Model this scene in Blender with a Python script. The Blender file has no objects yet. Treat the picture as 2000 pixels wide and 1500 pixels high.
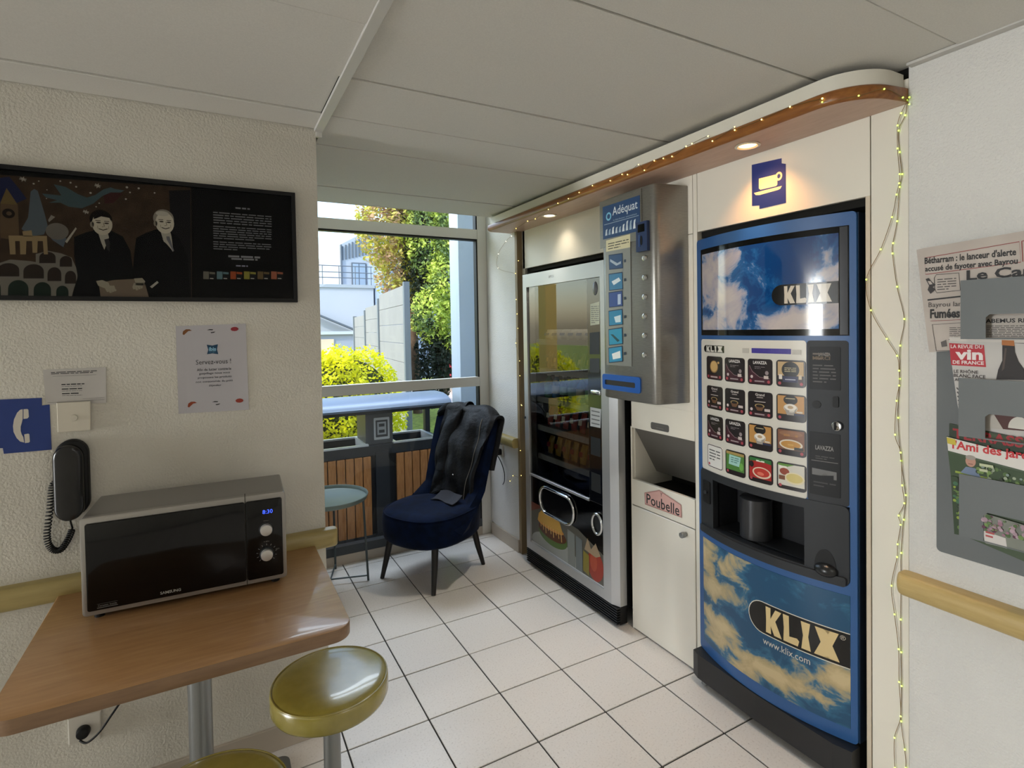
import bpy, bmesh, math, random
from mathutils import Vector, Matrix
random.seed(7)
PI = math.pi
scene = bpy.context.scene
col = scene.collection

# ------------------------------------------------------------------ camera
F_PX, CX, CY = 1063.5, 1001.65, 665.2
YAW, PITCH, ROLL = 0.50197, -0.021957, -0.016942
CAM = Vector((-0.6860, -3.4935, 1.4925))
fw = Vector((math.sin(YAW)*math.cos(PITCH), math.cos(YAW)*math.cos(PITCH), math.sin(PITCH)))
r0 = Vector((math.cos(YAW), -math.sin(YAW), 0)); u0 = r0.cross(fw)
RT = math.cos(ROLL)*r0 + math.sin(ROLL)*u0
UP = -math.sin(ROLL)*r0 + math.cos(ROLL)*u0
cd = bpy.data.cameras.new('camera'); cam = bpy.data.objects.new('camera', cd); col.objects.link(cam)
cd.sensor_width = 36; cd.lens = F_PX/2000*36; cd.clip_start = .02
cd.shift_x = -(CX-1000)/2000; cd.shift_y = (CY-750)/2000
cam.matrix_world = Matrix(((RT.x, UP.x, -fw.x, CAM.x), (RT.y, UP.y, -fw.y, CAM.y), (RT.z, UP.z, -fw.z, CAM.z), (0, 0, 0, 1)))
scene.camera = cam

# ------------------------------------------------------------------ world, sun, area lights, exposure
w = bpy.data.worlds.new('world'); scene.world = w; w.use_nodes = True
nt = w.node_tree; bg = nt.nodes['Background']
sky = nt.nodes.new('ShaderNodeTexSky'); sky.sky_type = 'NISHITA'; sky.sun_disc = False
sky.sun_elevation = math.radians(42); sky.sun_rotation = math.radians(-100); sky.air_density = 1.2; sky.dust_density = 2.0
nt.links.new(sky.outputs[0], bg.inputs[0]); bg.inputs[1].default_value = 0.60
def light(name, kind, loc, direction, energy, color=(1, 1, 1), **kw):
    l = bpy.data.lights.new(name, kind); l.energy = energy; l.color = color
    for k, v in kw.items(): setattr(l, k, v)
    o = bpy.data.objects.new(name, l); col.objects.link(o); o.location = loc
    o.rotation_euler = Vector(direction).to_track_quat('-Z', 'Y').to_euler()
    return o
light('sun', 'SUN', (-8, -4, 9), (.72, .36, -.60), 2.8, (1, .92, .76), angle=.01)
# added fill lamps standing in for unseen daylight and room lighting
light('lobby_fill_light', 'AREA', (-7.9, -1.98, 1.2), (1, 0, 0), 250, (.93, .97, 1), shape='RECTANGLE', size=1.0, size_y=2.0)  # added at the lobby's far left end, stands in for daylight from there
light('window_daylight', 'AREA', (.4, 1.1, 3.25), (-.05, -1, -.85), 100, (.84, .92, 1), shape='RECTANGLE', size=2.6, size_y=1.0)  # added outside above the window to strengthen the skylight on the floor
light('overhead_fill_light', 'AREA', (.45, -4.7, 2.2), (0, 0, -1), 15, (1, .97, .92), shape='RECTANGLE', size=.7, size_y=1.8)  # added overhead behind the camera as fill, no fitting modelled
scene.view_settings.view_transform = 'Standard'; scene.view_settings.look = 'None'
scene.view_settings.exposure = 0.0; scene.view_settings.gamma = 1.0; scene.view_settings.use_curve_mapping = False

# ------------------------------------------------------------------ measuring: where a sight line of the photo meets a real plane
def P(x, y, ax, val):
    d = RT*((x-CX)/F_PX) - UP*((y-CY)/F_PX) + fw
    return CAM + d*((val-CAM[ax])/d[ax])

# ------------------------------------------------------------------ materials
def lin(c):
    if isinstance(c, str):
        c = tuple(int(c[i:i+2], 16)/255 for i in (0, 2, 4))
        return tuple(v/12.92 if v <= .04045 else ((v+.055)/1.055)**2.4 for v in c)
    return c
MATS = {}
def mat(name, c='808080', rough=.5, metal=0., spec=.5, emit=None, es=0., bump=None, coat=0., sheen=0., trans=0.):
    if name in MATS: return MATS[name]
    m = bpy.data.materials.new(name); m.use_nodes = True; MATS[name] = m
    b = m.node_tree.nodes['Principled BSDF']; c = lin(c)
    b.inputs['Base Color'].default_value = (*c, 1); b.inputs['Roughness'].default_value = rough
    b.inputs['Metallic'].default_value = metal; b.inputs['Specular IOR Level'].default_value = spec
    if coat: b.inputs['Coat Weight'].default_value = coat; b.inputs['Coat Roughness'].default_value = .05
    if sheen: b.inputs['Sheen Weight'].default_value = sheen; b.inputs['Sheen Roughness'].default_value = .4
    if trans: b.inputs['Transmission Weight'].default_value = trans
    if emit: b.inputs['Emission Color'].default_value = (*lin(emit), 1); b.inputs['Emission Strength'].default_value = es
    if bump:                                   # (scale, strength, distance)
        n = noise(m, bump[0], 3); bp = m.node_tree.nodes.new('ShaderNodeBump')
        bp.inputs['Strength'].default_value = bump[1]; bp.inputs['Distance'].default_value = bump[2]
        m.node_tree.links.new(n.outputs['Fac'], bp.inputs['Height']); m.node_tree.links.new(bp.outputs[0], b.inputs['Normal'])
    return m
def coords(m, scale=(1, 1, 1), kind='Object'):
    t = m.node_tree.nodes.new('ShaderNodeTexCoord'); mp = m.node_tree.nodes.new('ShaderNodeMapping')
    mp.inputs['Scale'].default_value = scale; m.node_tree.links.new(t.outputs[kind], mp.inputs[0]); return mp
def noise(m, scale, detail=2, stretch=(1, 1, 1), rough=.5, dist=0):
    n = m.node_tree.nodes.new('ShaderNodeTexNoise'); n.inputs['Scale'].default_value = scale
    n.inputs['Detail'].default_value = detail; n.inputs['Roughness'].default_value = rough; n.inputs['Distortion'].default_value = dist
    m.node_tree.links.new(coords(m, stretch).outputs[0], n.inputs['Vector']); return n
def ramp(m, fac, stops, interp='LINEAR'):
    r = m.node_tree.nodes.new('ShaderNodeValToRGB'); e = r.color_ramp.elements; r.color_ramp.interpolation = interp
    while len(e) < len(stops): e.new(.5)
    for el, (p, c) in zip(e, stops): el.position = p; el.color = (*lin(c), 1)
    m.node_tree.links.new(fac, r.inputs[0]); return r
def colour_by(m, out): m.node_tree.links.new(out, m.node_tree.nodes['Principled BSDF'].inputs['Base Color'])
def noisy(name, stops, scale, rough=.5, stretch=(1, 1, 1), detail=3, bump=None, nrough=.5, dist=0, **kw):
    if name in MATS: return MATS[name]
    m = mat(name, stops[0][1], rough, bump=bump, **kw)
    n = noise(m, scale, detail, stretch, nrough, dist); colour_by(m, ramp(m, n.outputs['Fac'], stops).outputs[0]); return m
def glass(name, tint=(1, 1, 1), ior=1.45, rough=0.0, boost=1.0):
    if name in MATS: return MATS[name]
    m = bpy.data.materials.new(name); m.use_nodes = True; MATS[name] = m; n = m.node_tree.nodes; L = m.node_tree.links
    n.remove(n['Principled BSDF']); out = n['Material Output']
    t = n.new('ShaderNodeBsdfTransparent'); t.inputs[0].default_value = (*tint, 1)
    g = n.new('ShaderNodeBsdfGlossy'); g.inputs['Roughness'].default_value = rough
    f = n.new('ShaderNodeFresnel'); f.inputs[0].default_value = ior
    mx = n.new('ShaderNodeMixShader'); mu = n.new('ShaderNodeMath'); mu.operation = 'MULTIPLY'; mu.inputs[1].default_value = boost; mu.use_clamp = True
    L.new(f.outputs[0], mu.inputs[0]); L.new(mu.outputs[0], mx.inputs[0]); L.new(t.outputs[0], mx.inputs[1]); L.new(g.outputs[0], mx.inputs[2]); L.new(mx.outputs[0], out.inputs[0])
    return m

M_PLASTER = noisy('rough_plaster', [(.3, 'cac5b9'), (.7, 'd6d2c7')], 3, .85, bump=(150, .55, .005), spec=.2)
M_PLASTER_R = noisy('fine_plaster', [(.3, 'd8d6d1'), (.7, 'e0ded9')], 3, .85, bump=(150, .75, .005), spec=.2)
M_WHITE = mat('white_laminate', 'e6e0d2', .35)
M_CEIL = noisy('ceiling_panel', [(.3, 'd2cfc7'), (.7, 'dad7cf')], 260, .8, spec=.2)
M_CEILBAR = mat('ceiling_bar', 'c6c3bd', .45)
M_DARK = mat('dark_gap', '15130f', .9)
M_FRAME = mat('window_frame_grey', 'dad7cf', .4)
M_BLACK = mat('black_plastic', '0f0f10', .5, spec=.3)
M_BLACKGLOSS = mat('black_gloss', '030304', .08, spec=.35)
M_STEEL = noisy('brushed_steel', [(.3, '8d8b86'), (.7, 'a09d97')], 40, .32, (1, 1, 30), metal=.85)
M_SILVER = mat('silver_paint', 'b7b8b9', .35, metal=.55)
M_CHROME = mat('chrome', 'd8d8d8', .12, metal=1)
M_BLUE = mat('klix_blue', '2a578e', .38)
M_DGREY = mat('dark_grey_plastic', '27292c', .5, spec=.35)
M_GREY = mat('rack_grey', '696d6d', .55)
M_OLIVE = noisy('olive_handrail', [(.3, 'a2905a'), (.7, 'ac9a64')], 14, .42, (1, 1, 8))
M_OLIVE_W = noisy('tan_handrail', [(.3, 'b49b62'), (.7, 'bfa66e')], 14, .4, (8, 1, 8))
M_TABLE = noisy('beech_laminate', [(.25, 'a57a50'), (.55, 'b2875a'), (.8, 'bc9366')], 5, .30, (2.0, 16, 2), detail=6, coat=.25)
M_EDGE = noisy('table_edge', [(.3, '7c6047'), (.7, '8a6d52')], 6, .4, (2, 16, 16), detail=5)
M_SHELFWOOD = noisy('shelf_cherry', [(.3, '7d4a1e'), (.7, '96602c')], 6, .28, (14, 2, 14), detail=6)
M_SHELFUNDER = noisy('shelf_underside', [(.3, 'b99a86'), (.7, 'c4a692')], 6, .4, (10, 2, 10), detail=4)
M_STOOL = noisy('olive_vinyl', [(.3, '8d7f33'), (.7, '978a3c')], 30, .26, bump=(260, .12, .001), spec=.9, coat=.35)
M_PIPE = mat('grey_pole', '8f9190', .3, metal=.7)
M_NAVY = noisy('navy_velvet', [(.3, '040d1f'), (.7, '071632')], 18, .9, sheen=.05, spec=.1)
M_COAT = noisy('black_coat', [(.3, '08090c'), (.7, '0f1116')], 20, .6, spec=.25, bump=(38, .6, .008))
M_DWOOD = mat('black_wood', '120d0b', .4)
M_TABLEGREEN = mat('grey_green_metal', '6f7d78', .38, metal=.1)
M_GLASS = glass('window_glass', (.93, .96, .96), 1.45)
M_GLASSVM = glass('machine_glass', (.86, .88, .88), 1.65, boost=1.7)
M_PAPER = mat('white_paper', 'c9c6c6', .8)
M_TILE = noisy('floor_tile', [(.0, '8f857c'), (.34, 'c2bbb4'), (.42, 'dad5cf'), (1., 'e4dfda')], 130, .30, detail=4, nrough=.7, coat=.0)
M_GROUT = mat('grout', '2c2a2a', .9)

# ------------------------------------------------------------------ builders
def sharp(me, ang=35):
    me.polygons.foreach_set('use_smooth', [True]*len(me.polygons))
    try: me.set_sharp_from_angle(angle=math.radians(ang))
    except Exception: pass
OFF = {}
def link(name, me, parent=None, loc=None):
    o = bpy.data.objects.new(name, me); col.objects.link(o)
    if parent is not None:
        o.parent = parent; OFF[o.name] = OFF.get(parent.name, Vector()); 
    return o
def obj(name, b, m=None, parent=None, smooth=35):
    """b: bmesh with vertices in world coordinates -> one mesh object"""
    bm = b.bm if isinstance(b, B) else b
    me = bpy.data.meshes.new(name)
    if parent is not None: off = OFF.get(parent.name, Vector())
    else:
        vs = [v.co for v in bm.verts]
        lo = [min(v[i] for v in vs) for i in range(3)]; hi = [max(v[i] for v in vs) for i in range(3)]
        off = Vector(((lo[0]+hi[0])/2, (lo[1]+hi[1])/2, lo[2]))
    for v in bm.verts: v.co -= off
    bm.to_mesh(me); bm.free()
    if m is not None:
        for mm in (m if isinstance(m, (list, tuple)) else [m]): me.materials.append(mm)
    if smooth: sharp(me, smooth)
    o = link(name, me, parent)
    if parent is None: o.location = off
    OFF[o.name] = off
    return o
def empty(name, loc):
    o = bpy.data.objects.new(name, None); col.objects.link(o); o.location = loc; o.empty_display_size = .1
    OFF[o.name] = Vector(loc); return o
def tag(o, label=None, cat=None, group=None, kind=None):
    if label: o['label'] = label
    if cat: o['category'] = cat
    if group: o['group'] = group
    if kind: o['kind'] = kind
    return o
def thing(name, loc, label, cat, group=None): return tag(empty(name, loc), label, cat, group)

class B:
    def __init__(s): s.bm = bmesh.new()
    def box(s, x0, y0, z0, x1, y1, z1, bev=0, seg=2, mi=0):
        x0, x1 = sorted((x0, x1)); y0, y1 = sorted((y0, y1)); z0, z1 = sorted((z0, z1))
        r = bmesh.ops.create_cube(s.bm, size=1, matrix=Matrix.Translation(((x0+x1)/2, (y0+y1)/2, (z0+z1)/2)) @ Matrix.Diagonal((x1-x0, y1-y0, z1-z0, 1)))
        s._fin(r['verts'], bev, seg, mi); return s
    def _fin(s, verts, bev, seg, mi):
        fs = {f for v in verts for f in v.link_faces}
        for f in fs: f.material_index = mi
        if bev:
            es = list({e for v in verts for e in v.link_edges})
            bmesh.ops.bevel(s.bm, geom=es, offset=bev, segments=seg, affect='EDGES', profile=.5, material=mi)
    def obox(s, c, ax, ay, az, bev=0, seg=2, mi=0):
        """oriented box: centre and three half-extent vectors"""
        m = Matrix(((ax[0], ay[0], az[0], c[0]), (ax[1], ay[1], az[1], c[1]), (ax[2], ay[2], az[2], c[2]), (0, 0, 0, 1)))
        r = bmesh.ops.create_cube(s.bm, size=2, matrix=m); s._fin(r['verts'], bev, seg, mi); return s
    def cyl(s, p0, p1, r, r2=None, seg=20, mi=0, bev=0):
        p0 = Vector(p0); p1 = Vector(p1); d = p1-p0
        q = d.to_track_quat('Z', 'Y').to_matrix().to_4x4()
        q = Matrix.Translation((p0+p1)/2) @ q
        r_ = bmesh.ops.create_cone(s.bm, cap_ends=True, segments=seg, radius1=r, radius2=r if r2 is None else r2, depth=d.length, matrix=q)
        fs = {f for v in r_['verts'] for f in v.link_faces}
        for f in fs: f.material_index = mi
        if bev:
            es = list({e for f in fs if len(f.verts) > 4 for e in f.edges})
            bmesh.ops.bevel(s.bm, geom=es, offset=bev, segments=2, affect='EDGES', profile=.5)
        return s
    def sphere(s, c, r, sc=(1, 1, 1), u=16, v=10, mi=0):
        r_ = bmesh.ops.create_uvsphere(s.bm, u_segments=u, v_segments=v, radius=r, matrix=Matrix.Translation(c) @ Matrix.Diagonal((*sc, 1)))
        for f in {f for vv in r_['verts'] for f in vv.link_faces}: f.material_index = mi
        return s
    def ico(s, c, r, sub=1):
        bmesh.ops.create_icosphere(s.bm, subdivisions=sub, radius=r, matrix=Matrix.Translation(c)); return s
    def tube(s, pts, r, seg=8, closed=False, mi=0):
        pts = [Vector(p) for p in pts]; n = len(pts); rings = []; prev = None
        for i, p in enumerate(pts):
            a = pts[i-1] if (i > 0 or closed) else p; b = pts[(i+1) % n] if (i < n-1 or closed) else p
            t = (b-a).normalized()
            if prev is None:
                nx = t.cross(Vector((0, 0, 1)) if abs(t.z) < .9 else Vector((1, 0, 0))).normalized()
            else:
                nx = (prev - t*prev.dot(t)).normalized()
            prev = nx; ny = t.cross(nx); rr = r[i] if isinstance(r, (list, tuple)) else r
            rings.append([s.bm.verts.new(p + nx*rr*math.cos(2*PI*k/seg) + ny*rr*math.sin(2*PI*k/seg)) for k in range(seg)])
        for i in range(n if closed else n-1):
            A = rings[i]; C = rings[(i+1) % n]
            for k in range(seg): s.bm.faces.new((A[k], A[(k+1) % seg], C[(k+1) % seg], C[k])).material_index = mi
        if not closed:
            s.bm.faces.new(list(reversed(rings[0]))).material_index = mi; s.bm.faces.new(rings[-1]).material_index = mi
        return s
    def lathe(s, prof, c, seg=40, mi=0):
        c = Vector(c); rings = []
        for r, z in prof:
            if r < 1e-6: rings.append([s.bm.verts.new(c+Vector((0, 0, z)))])
            else: rings.append([s.bm.verts.new(c+Vector((r*math.cos(2*PI*k/seg), r*math.sin(2*PI*k/seg), z))) for k in range(seg)])
        for A, C in zip(rings, rings[1:]):
            for k in range(seg):
                k2 = (k+1) % seg
                if len(A) == 1 and len(C) == 1: continue
                if len(A) == 1: f = s.bm.faces.new((A[0], C[k2], C[k]))
                elif len(C) == 1: f = s.bm.faces.new((A[k], A[k2], C[0]))
                else: f = s.bm.faces.new((A[k], A[k2], C[k2], C[k]))
                f.material_index = mi
        bmesh.ops.recalc_face_normals(s.bm, faces=s.bm.faces); return s
    def prism(s, poly, fn, d0, d1, holes=(), bev=0, mi=0):
        """extrude a 2D outline between depths d0 (back) and d1 (front); fn(u,v,w)->world"""
        bm = bmesh.new(); es = []
        for loop in (poly, *holes):
            vs = [bm.verts.new((u, v, d1)) for u, v in loop]
            es += [bm.edges.new((vs[i], vs[(i+1) % len(vs)])) for i in range(len(vs))]
        if holes: bmesh.ops.triangle_fill(bm, use_beauty=True, use_dissolve=False, edges=es)
        else: bm.faces.new(bm.verts)
        ext = bmesh.ops.extrude_face_region(bm, geom=list(bm.faces))
        for g in ext['geom']:
            if isinstance(g, bmesh.types.BMVert): g.co.z = d0
        bmesh.ops.recalc_face_normals(bm, faces=bm.faces)
        if bev:
            es = [e for e in bm.edges if len(e.link_faces) == 2 and e.verts[0].co.z > d1-1e-7 and e.verts[1].co.z > d1-1e-7 and e.calc_face_angle(0) > .6]
            if d0 > d1: es = []
            if es: bmesh.ops.bevel(bm, geom=es, offset=bev, segments=2, affect='EDGES', profile=.5)
        s.take(bm, fn, mi); bmesh.ops.recalc_face_normals(s.bm, faces=s.bm.faces); return s
    def take(s, bm, fn, mi=0):
        mp = {v: s.bm.verts.new(fn(*v.co)) for v in bm.verts}
        for f in bm.faces:
            try: s.bm.faces.new([mp[v] for v in f.verts]).material_index = mi
            except ValueError: pass
        bm.free()
    def grid(s, fn, nu, nv, mi=0):
        V = [[s.bm.verts.new(fn(i/nu, j/nv)) for j in range(nv+1)] for i in range(nu+1)]
        for i in range(nu):
            for j in range(nv): s.bm.faces.new((V[i][j], V[i+1][j], V[i+1][j+1], V[i][j+1])).material_index = mi
        return s
    def thick(s, fn, nu, nv, th, mi=0):
        """closed sheet of thickness th following fn(u,v)"""
        e = 1e-3
        def nrm(u, v):
            a = Vector(fn(min(1, u+e), v))-Vector(fn(max(0, u-e), v)); b = Vector(fn(u, min(1, v+e)))-Vector(fn(u, max(0, v-e)))
            return a.cross(b).normalized()
        A = []; C = []
        for i in range(nu+1):
            ra = []; rc = []
            for j in range(nv+1):
                u, v = i/nu, j/nv; p = Vector(fn(u, v)); n = nrm(u, v); t = th(u, v) if callable(th) else th
                ra.append(s.bm.verts.new(p+n*t/2)); rc.append(s.bm.verts.new(p-n*t/2))
            A.append(ra); C.append(rc)
        fs = []
        for i in range(nu):
            for j in range(nv):
                fs.append(s.bm.faces.new((A[i][j], A[i+1][j], A[i+1][j+1], A[i][j+1])))
                fs.append(s.bm.faces.new((C[i][j], C[i][j+1], C[i+1][j+1], C[i+1][j])))
        for i in range(nu):
            for j, fl in ((0, 0), (nv, 1)):
                q = (A[i][j], C[i][j], C[i+1][j], A[i+1][j]); fs.append(s.bm.faces.new(q if not fl else q[::-1]))
        for j in range(nv):
            for i, fl in ((0, 1), (nu, 0)):
                q = (A[i][j], C[i][j], C[i][j+1], A[i][j+1]); fs.append(s.bm.faces.new(q if not fl else q[::-1]))
        for f in fs: f.material_index = mi
        return s

def rrect(x0, y0, x1, y1, r, n=5):
    x0, x1 = sorted((x0, x1)); y0, y1 = sorted((y0, y1)); out = []
    for cx, cy, a in ((x1-r, y0+r, -90), (x1-r, y1-r, 0), (x0+r, y1-r, 90), (x0+r, y0+r, 180)):
        for k in range(n+1):
            t = math.radians(a+90*k/n); out.append((cx+r*math.cos(t), cy+r*math.sin(t)))
    return out
def rect(x0, y0, x1, y1): return [(x0, y0), (x1, y0), (x1, y1), (x0, y1)]
def disc(cx, cy, rx, ry=None, n=28, a0=0, a1=360):
    ry = rx if ry is None else ry; full = abs(a1-a0) >= 360
    return [(cx+rx*math.cos(math.radians(a0+(a1-a0)*k/(n if full else n-1))), cy+ry*math.sin(math.radians(a0+(a1-a0)*k/(n if full else n-1)))) for k in range(n)]
# frames: u runs to the right in the photo, v up, w out of the surface
def FR(X): return lambda u, v, w=0: Vector((X-w, -u, v))
def FL(Y): return lambda u, v, w=0: Vector((u, Y-w, v))
def pr(X):
    def f(x, y): p = P(x, y, 0, X); return (-p.y, p.z)
    return f
def pl(Y):
    def f(x, y): p = P(x, y, 1, Y); return (p.x, p.z)
    return f

class Print:
    """flat print on a surface: coloured outlines and lettering in thin layers"""
    def __init__(s, fn, w0=.0006, px=None, step=None, dw=.00008): s.fn = fn; s.dw = dw; s.w00 = w0; s.w = w0; s.px = px; s.b = B(); s.cols = []; s.step = step
    def at(s, k): s.dw = 0; s.w = s.w00+k*.0003; return s
    def ci(s, c, **kw):
        key = c
        if key not in s.cols: s.cols.append(key)
        return s.cols.index(key)
    def _add(s, bm, c, dw=None):
        s.w += s.dw
        if s.step:
            vs = [v.co.x for v in bm.verts]; a, b_ = min(vs), max(vs); k = math.floor(a/s.step)+1
            while k*s.step < b_:
                bmesh.ops.bisect_plane(bm, geom=list(bm.verts)+list(bm.edges)+list(bm.faces), dist=1e-7, plane_co=(k*s.step, 0, 0), plane_no=(1, 0, 0)); k += 1
        ww = s.w; s.b.take(bm, lambda u, v, w: s.fn(u, v, ww), s.ci(c)); return s
    def poly(s, pts, c, px=False, holes=(), dw=None):
        if px: pts = [s.px(*q) for q in pts]; holes = [[s.px(*q) for q in h] for h in holes]
        bm = bmesh.new(); es = []
        if holes:
            for lp in (pts, *holes):
                vs = [bm.verts.new((u, v, 0)) for u, v in lp]; es += [bm.edges.new((vs[i], vs[(i+1) % len(vs)])) for i in range(len(vs))]
            bmesh.ops.triangle_fill(bm, use_beauty=True, use_dissolve=False, edges=es)
        else:
            bm.faces.new([bm.verts.new((u, v, 0)) for u, v in pts])
            if len(pts) > 4: bmesh.ops.triangulate(bm, faces=list(bm.faces))
        return s._add(bm, c, dw)
    def line(s, pts, wd, c, px=False, closed=False):
        if px: pts = [s.px(*q) for q in pts]
        bm = bmesh.new(); n = len(pts); pr_ = []
        for i, p in enumerate(pts):
            a = pts[i-1] if (i or closed) else p; b_ = pts[(i+1) % n] if (i < n-1 or closed) else p
            d = Vector((b_[0]-a[0], b_[1]-a[1])); d = d.normalized() if d.length else Vector((1, 0)); k = wd/2
            pr_.append((bm.verts.new((p[0]-d.y*k, p[1]+d.x*k, 0)), bm.verts.new((p[0]+d.y*k, p[1]-d.x*k, 0))))
        for i in range(n if closed else n-1):
            A, C = pr_[i], pr_[(i+1) % n]; bm.faces.new((A[0], A[1], C[1], C[0]))
        return s._add(bm, c)
    def text(s, body, x0, y0, x1, y1, c, px=False, bold=0., slant=0., align='fit', arch=None):
        if px: (x0, y0), (x1, y1) = s.px(x0, y0), s.px(x1, y1)
        y0, y1 = sorted((y0, y1))
        cu = bpy.data.curves.new('t', 'FONT'); cu.body = body; cu.size = 1; cu.offset = bold; cu.shear = slant; cu.resolution_u = 2
        cu.align_x = 'CENTER' if align == 'center' else 'LEFT'
        t = bpy.data.objects.new('t', cu); col.objects.link(t)
        me = bpy.data.meshes.new_from_object(t); bpy.data.objects.remove(t); bpy.data.curves.remove(cu)
        bm = bmesh.new(); bm.from_mesh(me); bpy.data.meshes.remove(me)
        if not bm.verts: bm.free(); return s
        X = [v.co.x for v in bm.verts]; Y = [v.co.y for v in bm.verts]; a, b_, cc, d = min(X), max(X), min(Y), max(Y)
        sx = (x1-x0)/max(b_-a, 1e-6); sy = (y1-y0)/max(d-cc, 1e-6)
        for v in bm.verts:
            v.co = Vector((x0+(v.co.x-a)*sx, y0+(v.co.y-cc)*sy, 0))
            if arch: v.co.y += arch(v.co.x)
        return s._add(bm, c)
    def textl(s, body, xl, yt, yb, xr, c, bold=0., u1=None):
        (a, v0), (_, v1), (b_, _2) = s.px(xl, yb), s.px(xl, yt), s.px(xr, yb)
        return s.text(body, a, v0, u1 or b_, v1, c, bold=bold)
    def scribble(s, x0, y0, x1, y1, rows, c, fill=.45, seed=1, px=False, last=.6):
        """lines of print too small to read"""
        if px: (x0, y0), (x1, y1) = s.px(x0, y0), s.px(x1, y1)
        y0, y1 = sorted((y0, y1)); rnd = random.Random(seed); h = (y1-y0)/rows; bm = bmesh.new()
        for i in range(rows):
            v1 = y1-h*i-h*(1-fill)/2; v0 = v1-h*fill; u = x0; end = x1 if i < rows-1 else x0+(x1-x0)*last
            while u < end-h*.4:
                L = min(h*rnd.uniform(1.2, 4.2), end-u)
                bm.faces.new([bm.verts.new((a, b_, 0)) for a, b_ in rect(u, v0, u+L, v1)]); u += L+h*.45
        return s._add(bm, c)
    def build(s, name, parent, rough=.55, pre='ink', **kw):
        ms = [c if not isinstance(c, str) else mat(pre+'_'+c, c, rough, **kw) for c in s.cols]
        return obj(name, s.b, ms, parent, smooth=0)

# ================================================================== THE ROOM
ZC = 2.23; T = .305
XR = 1.10            # vending side
YL = -1.39; XE = -.34   # plaster wall on the left and where it ends
YW = .07             # window plane
def struct(name, b, m, label=None, smooth=0):
    return tag(obj(name, b, m, None, smooth), label, None, None, 'structure')
floor = struct('floor', B().box(-8.0, -6.2, -.12, 2.0, .25, -.004), M_GROUT, 'pale speckled ceramic tile floor with dark joints')
tile_bm = B().box(-T/2+.0029, -T/2+.0029, -.010, T/2-.0029, T/2-.0029, 0, .0012, 1)
tile_me = bpy.data.meshes.new('tile'); tile_bm.bm.to_mesh(tile_me); tile_bm.bm.free(); tile_me.materials.append(M_TILE)
fo = OFF['floor']
far = B()
for i in range(-26, 5):
    for j in range(-20, 1):
        cx, cy = (i+.5)*T, (j+.5)*T
        if cx > 1.9: continue
        inview = cx > -1.3 and cy > -3.7 and not (cx < -.5 and cy > -1.3)
        if cx < -.5 and cy > -1.3: continue
        if inview:
            o = bpy.data.objects.new('tile', tile_me); col.objects.link(o); o.parent = floor
            o.location = Vector((cx, cy, random.uniform(-.0006, .0003)))-fo
            o.rotation_euler = (random.uniform(-.0006, .0006), random.uniform(-.0006, .0006), 0)
        else: far.box(cx-T/2+.0029, cy-T/2+.0029, -.006, cx+T/2-.0029, cy+T/2-.0029, -.0002)
tag(obj('tile_field', far, M_TILE, floor, 0), kind='stuff')

# ceiling: planks of 0.31 m carried by one wide bar
ceil = struct('ceiling', B().box(-8.0, -6.2, ZC+.02, 1.3, -.27, ZC+.12), M_DARK, 'grey suspended ceiling of long panels')
YJ = [-.27, -.60, -.90, -1.235, -1.545, -1.855, -2.165, -2.47, -2.78, -3.09, -3.40, -3.71, -4.02, -4.6, -5.2, -5.7, -6.2]
def panel(x0, x1, ya, yb, dz=0):
    g = .0026
    o = obj('panel', B().box(x0, ya+g, ZC+dz, x1, yb-g, ZC+.02+dz, .0015, 1), M_CEIL, ceil, 0)
    # slight sag of each plank: one long edge hangs lower than its neighbour
    return o
for k, (yb, ya) in enumerate(zip(YJ, YJ[1:])):
    panel(-.318, 1.115, ya, yb, (0, .003, 0, .002, .003, .007, .002, .005)[k % 8])
    if ya < -1.40: panel(-8.0, -.345, ya, min(yb, YL-.002) if ya < YL < yb else yb, (.0, .004, .0, .005, .010, .003)[k % 6])
obj('ceiling_bar', B().box(-.346, -6.2, ZC-.006, -.317, -1.392, ZC+.006, .001, 1), M_CEILBAR, ceil, 0)
obj('bar_end', B().box(-.340, -1.392, ZC-.022, -.318, -1.378, ZC+.004, .001, 1), mat('bar_end_white', 'd8d6d0', .5), ceil, 0)
obj('edge_strip', B().box(1.072, -6.2, ZC-.004, 1.10, -2.66, ZC+.004, .0008, 1), M_CEILBAR, ceil, 0)
obj('ceiling_front_edge', B().box(-.34, -.272, ZC-.002, 1.10, -.266, ZC+.30), M_CEIL, ceil, 0)

# walls
lw = struct('wall_left', B().box(-8.0, YL, -.1, XE, .32, 2.6), M_PLASTER, 'rough cream plaster wall on the left, ending at the window bay')
struct('baseboard_left', B().box(-8.0, YL-.012, 0, XE, YL, .085, .002), mat('beige_tile', 'b5aa9b', .4), 'low beige tile baseboard under the left wall')
struct('wall_right', B().box(XR, -6.2, -.1, 1.30, -2.6535, 2.6), M_PLASTER_R, 'white textured wall on the right with the magazine rack')
struct('wall_back', B().box(-8.1, -6.3, -.1, 1.3, -6.2, 2.6), M_PLASTER)
struct('wall_lobby', B().box(-8.1, -6.3, -.1, -8.0, .3, 2.6), M_PLASTER)
wr = struct('wall_corner', B().box(1.065, -.355, -.1, 1.25, .25, 2.6), M_PLASTER_R, 'narrow white wall between window and vending machines')
struct('baseboard_corner', B().box(1.053, -.352, 0, 1.065, YW-.02, .086, .002), mat('beige_tile', 'b5aa9b', .4), 'beige tile baseboard below the narrow wall')
struct('roof', B().box(-8.1, -6.3, 2.6, 2.1, .32, 2.7), M_WHITE)
struct('wall_recess', B().box(2.0, -2.7, -.1, 2.1, .2, 2.6).box(1.25, -.36, -.1, 2.1, -.30, 2.6).box(1.31, -2.72, -.1, 2.1, -2.66, 2.6), M_DARK)

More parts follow.
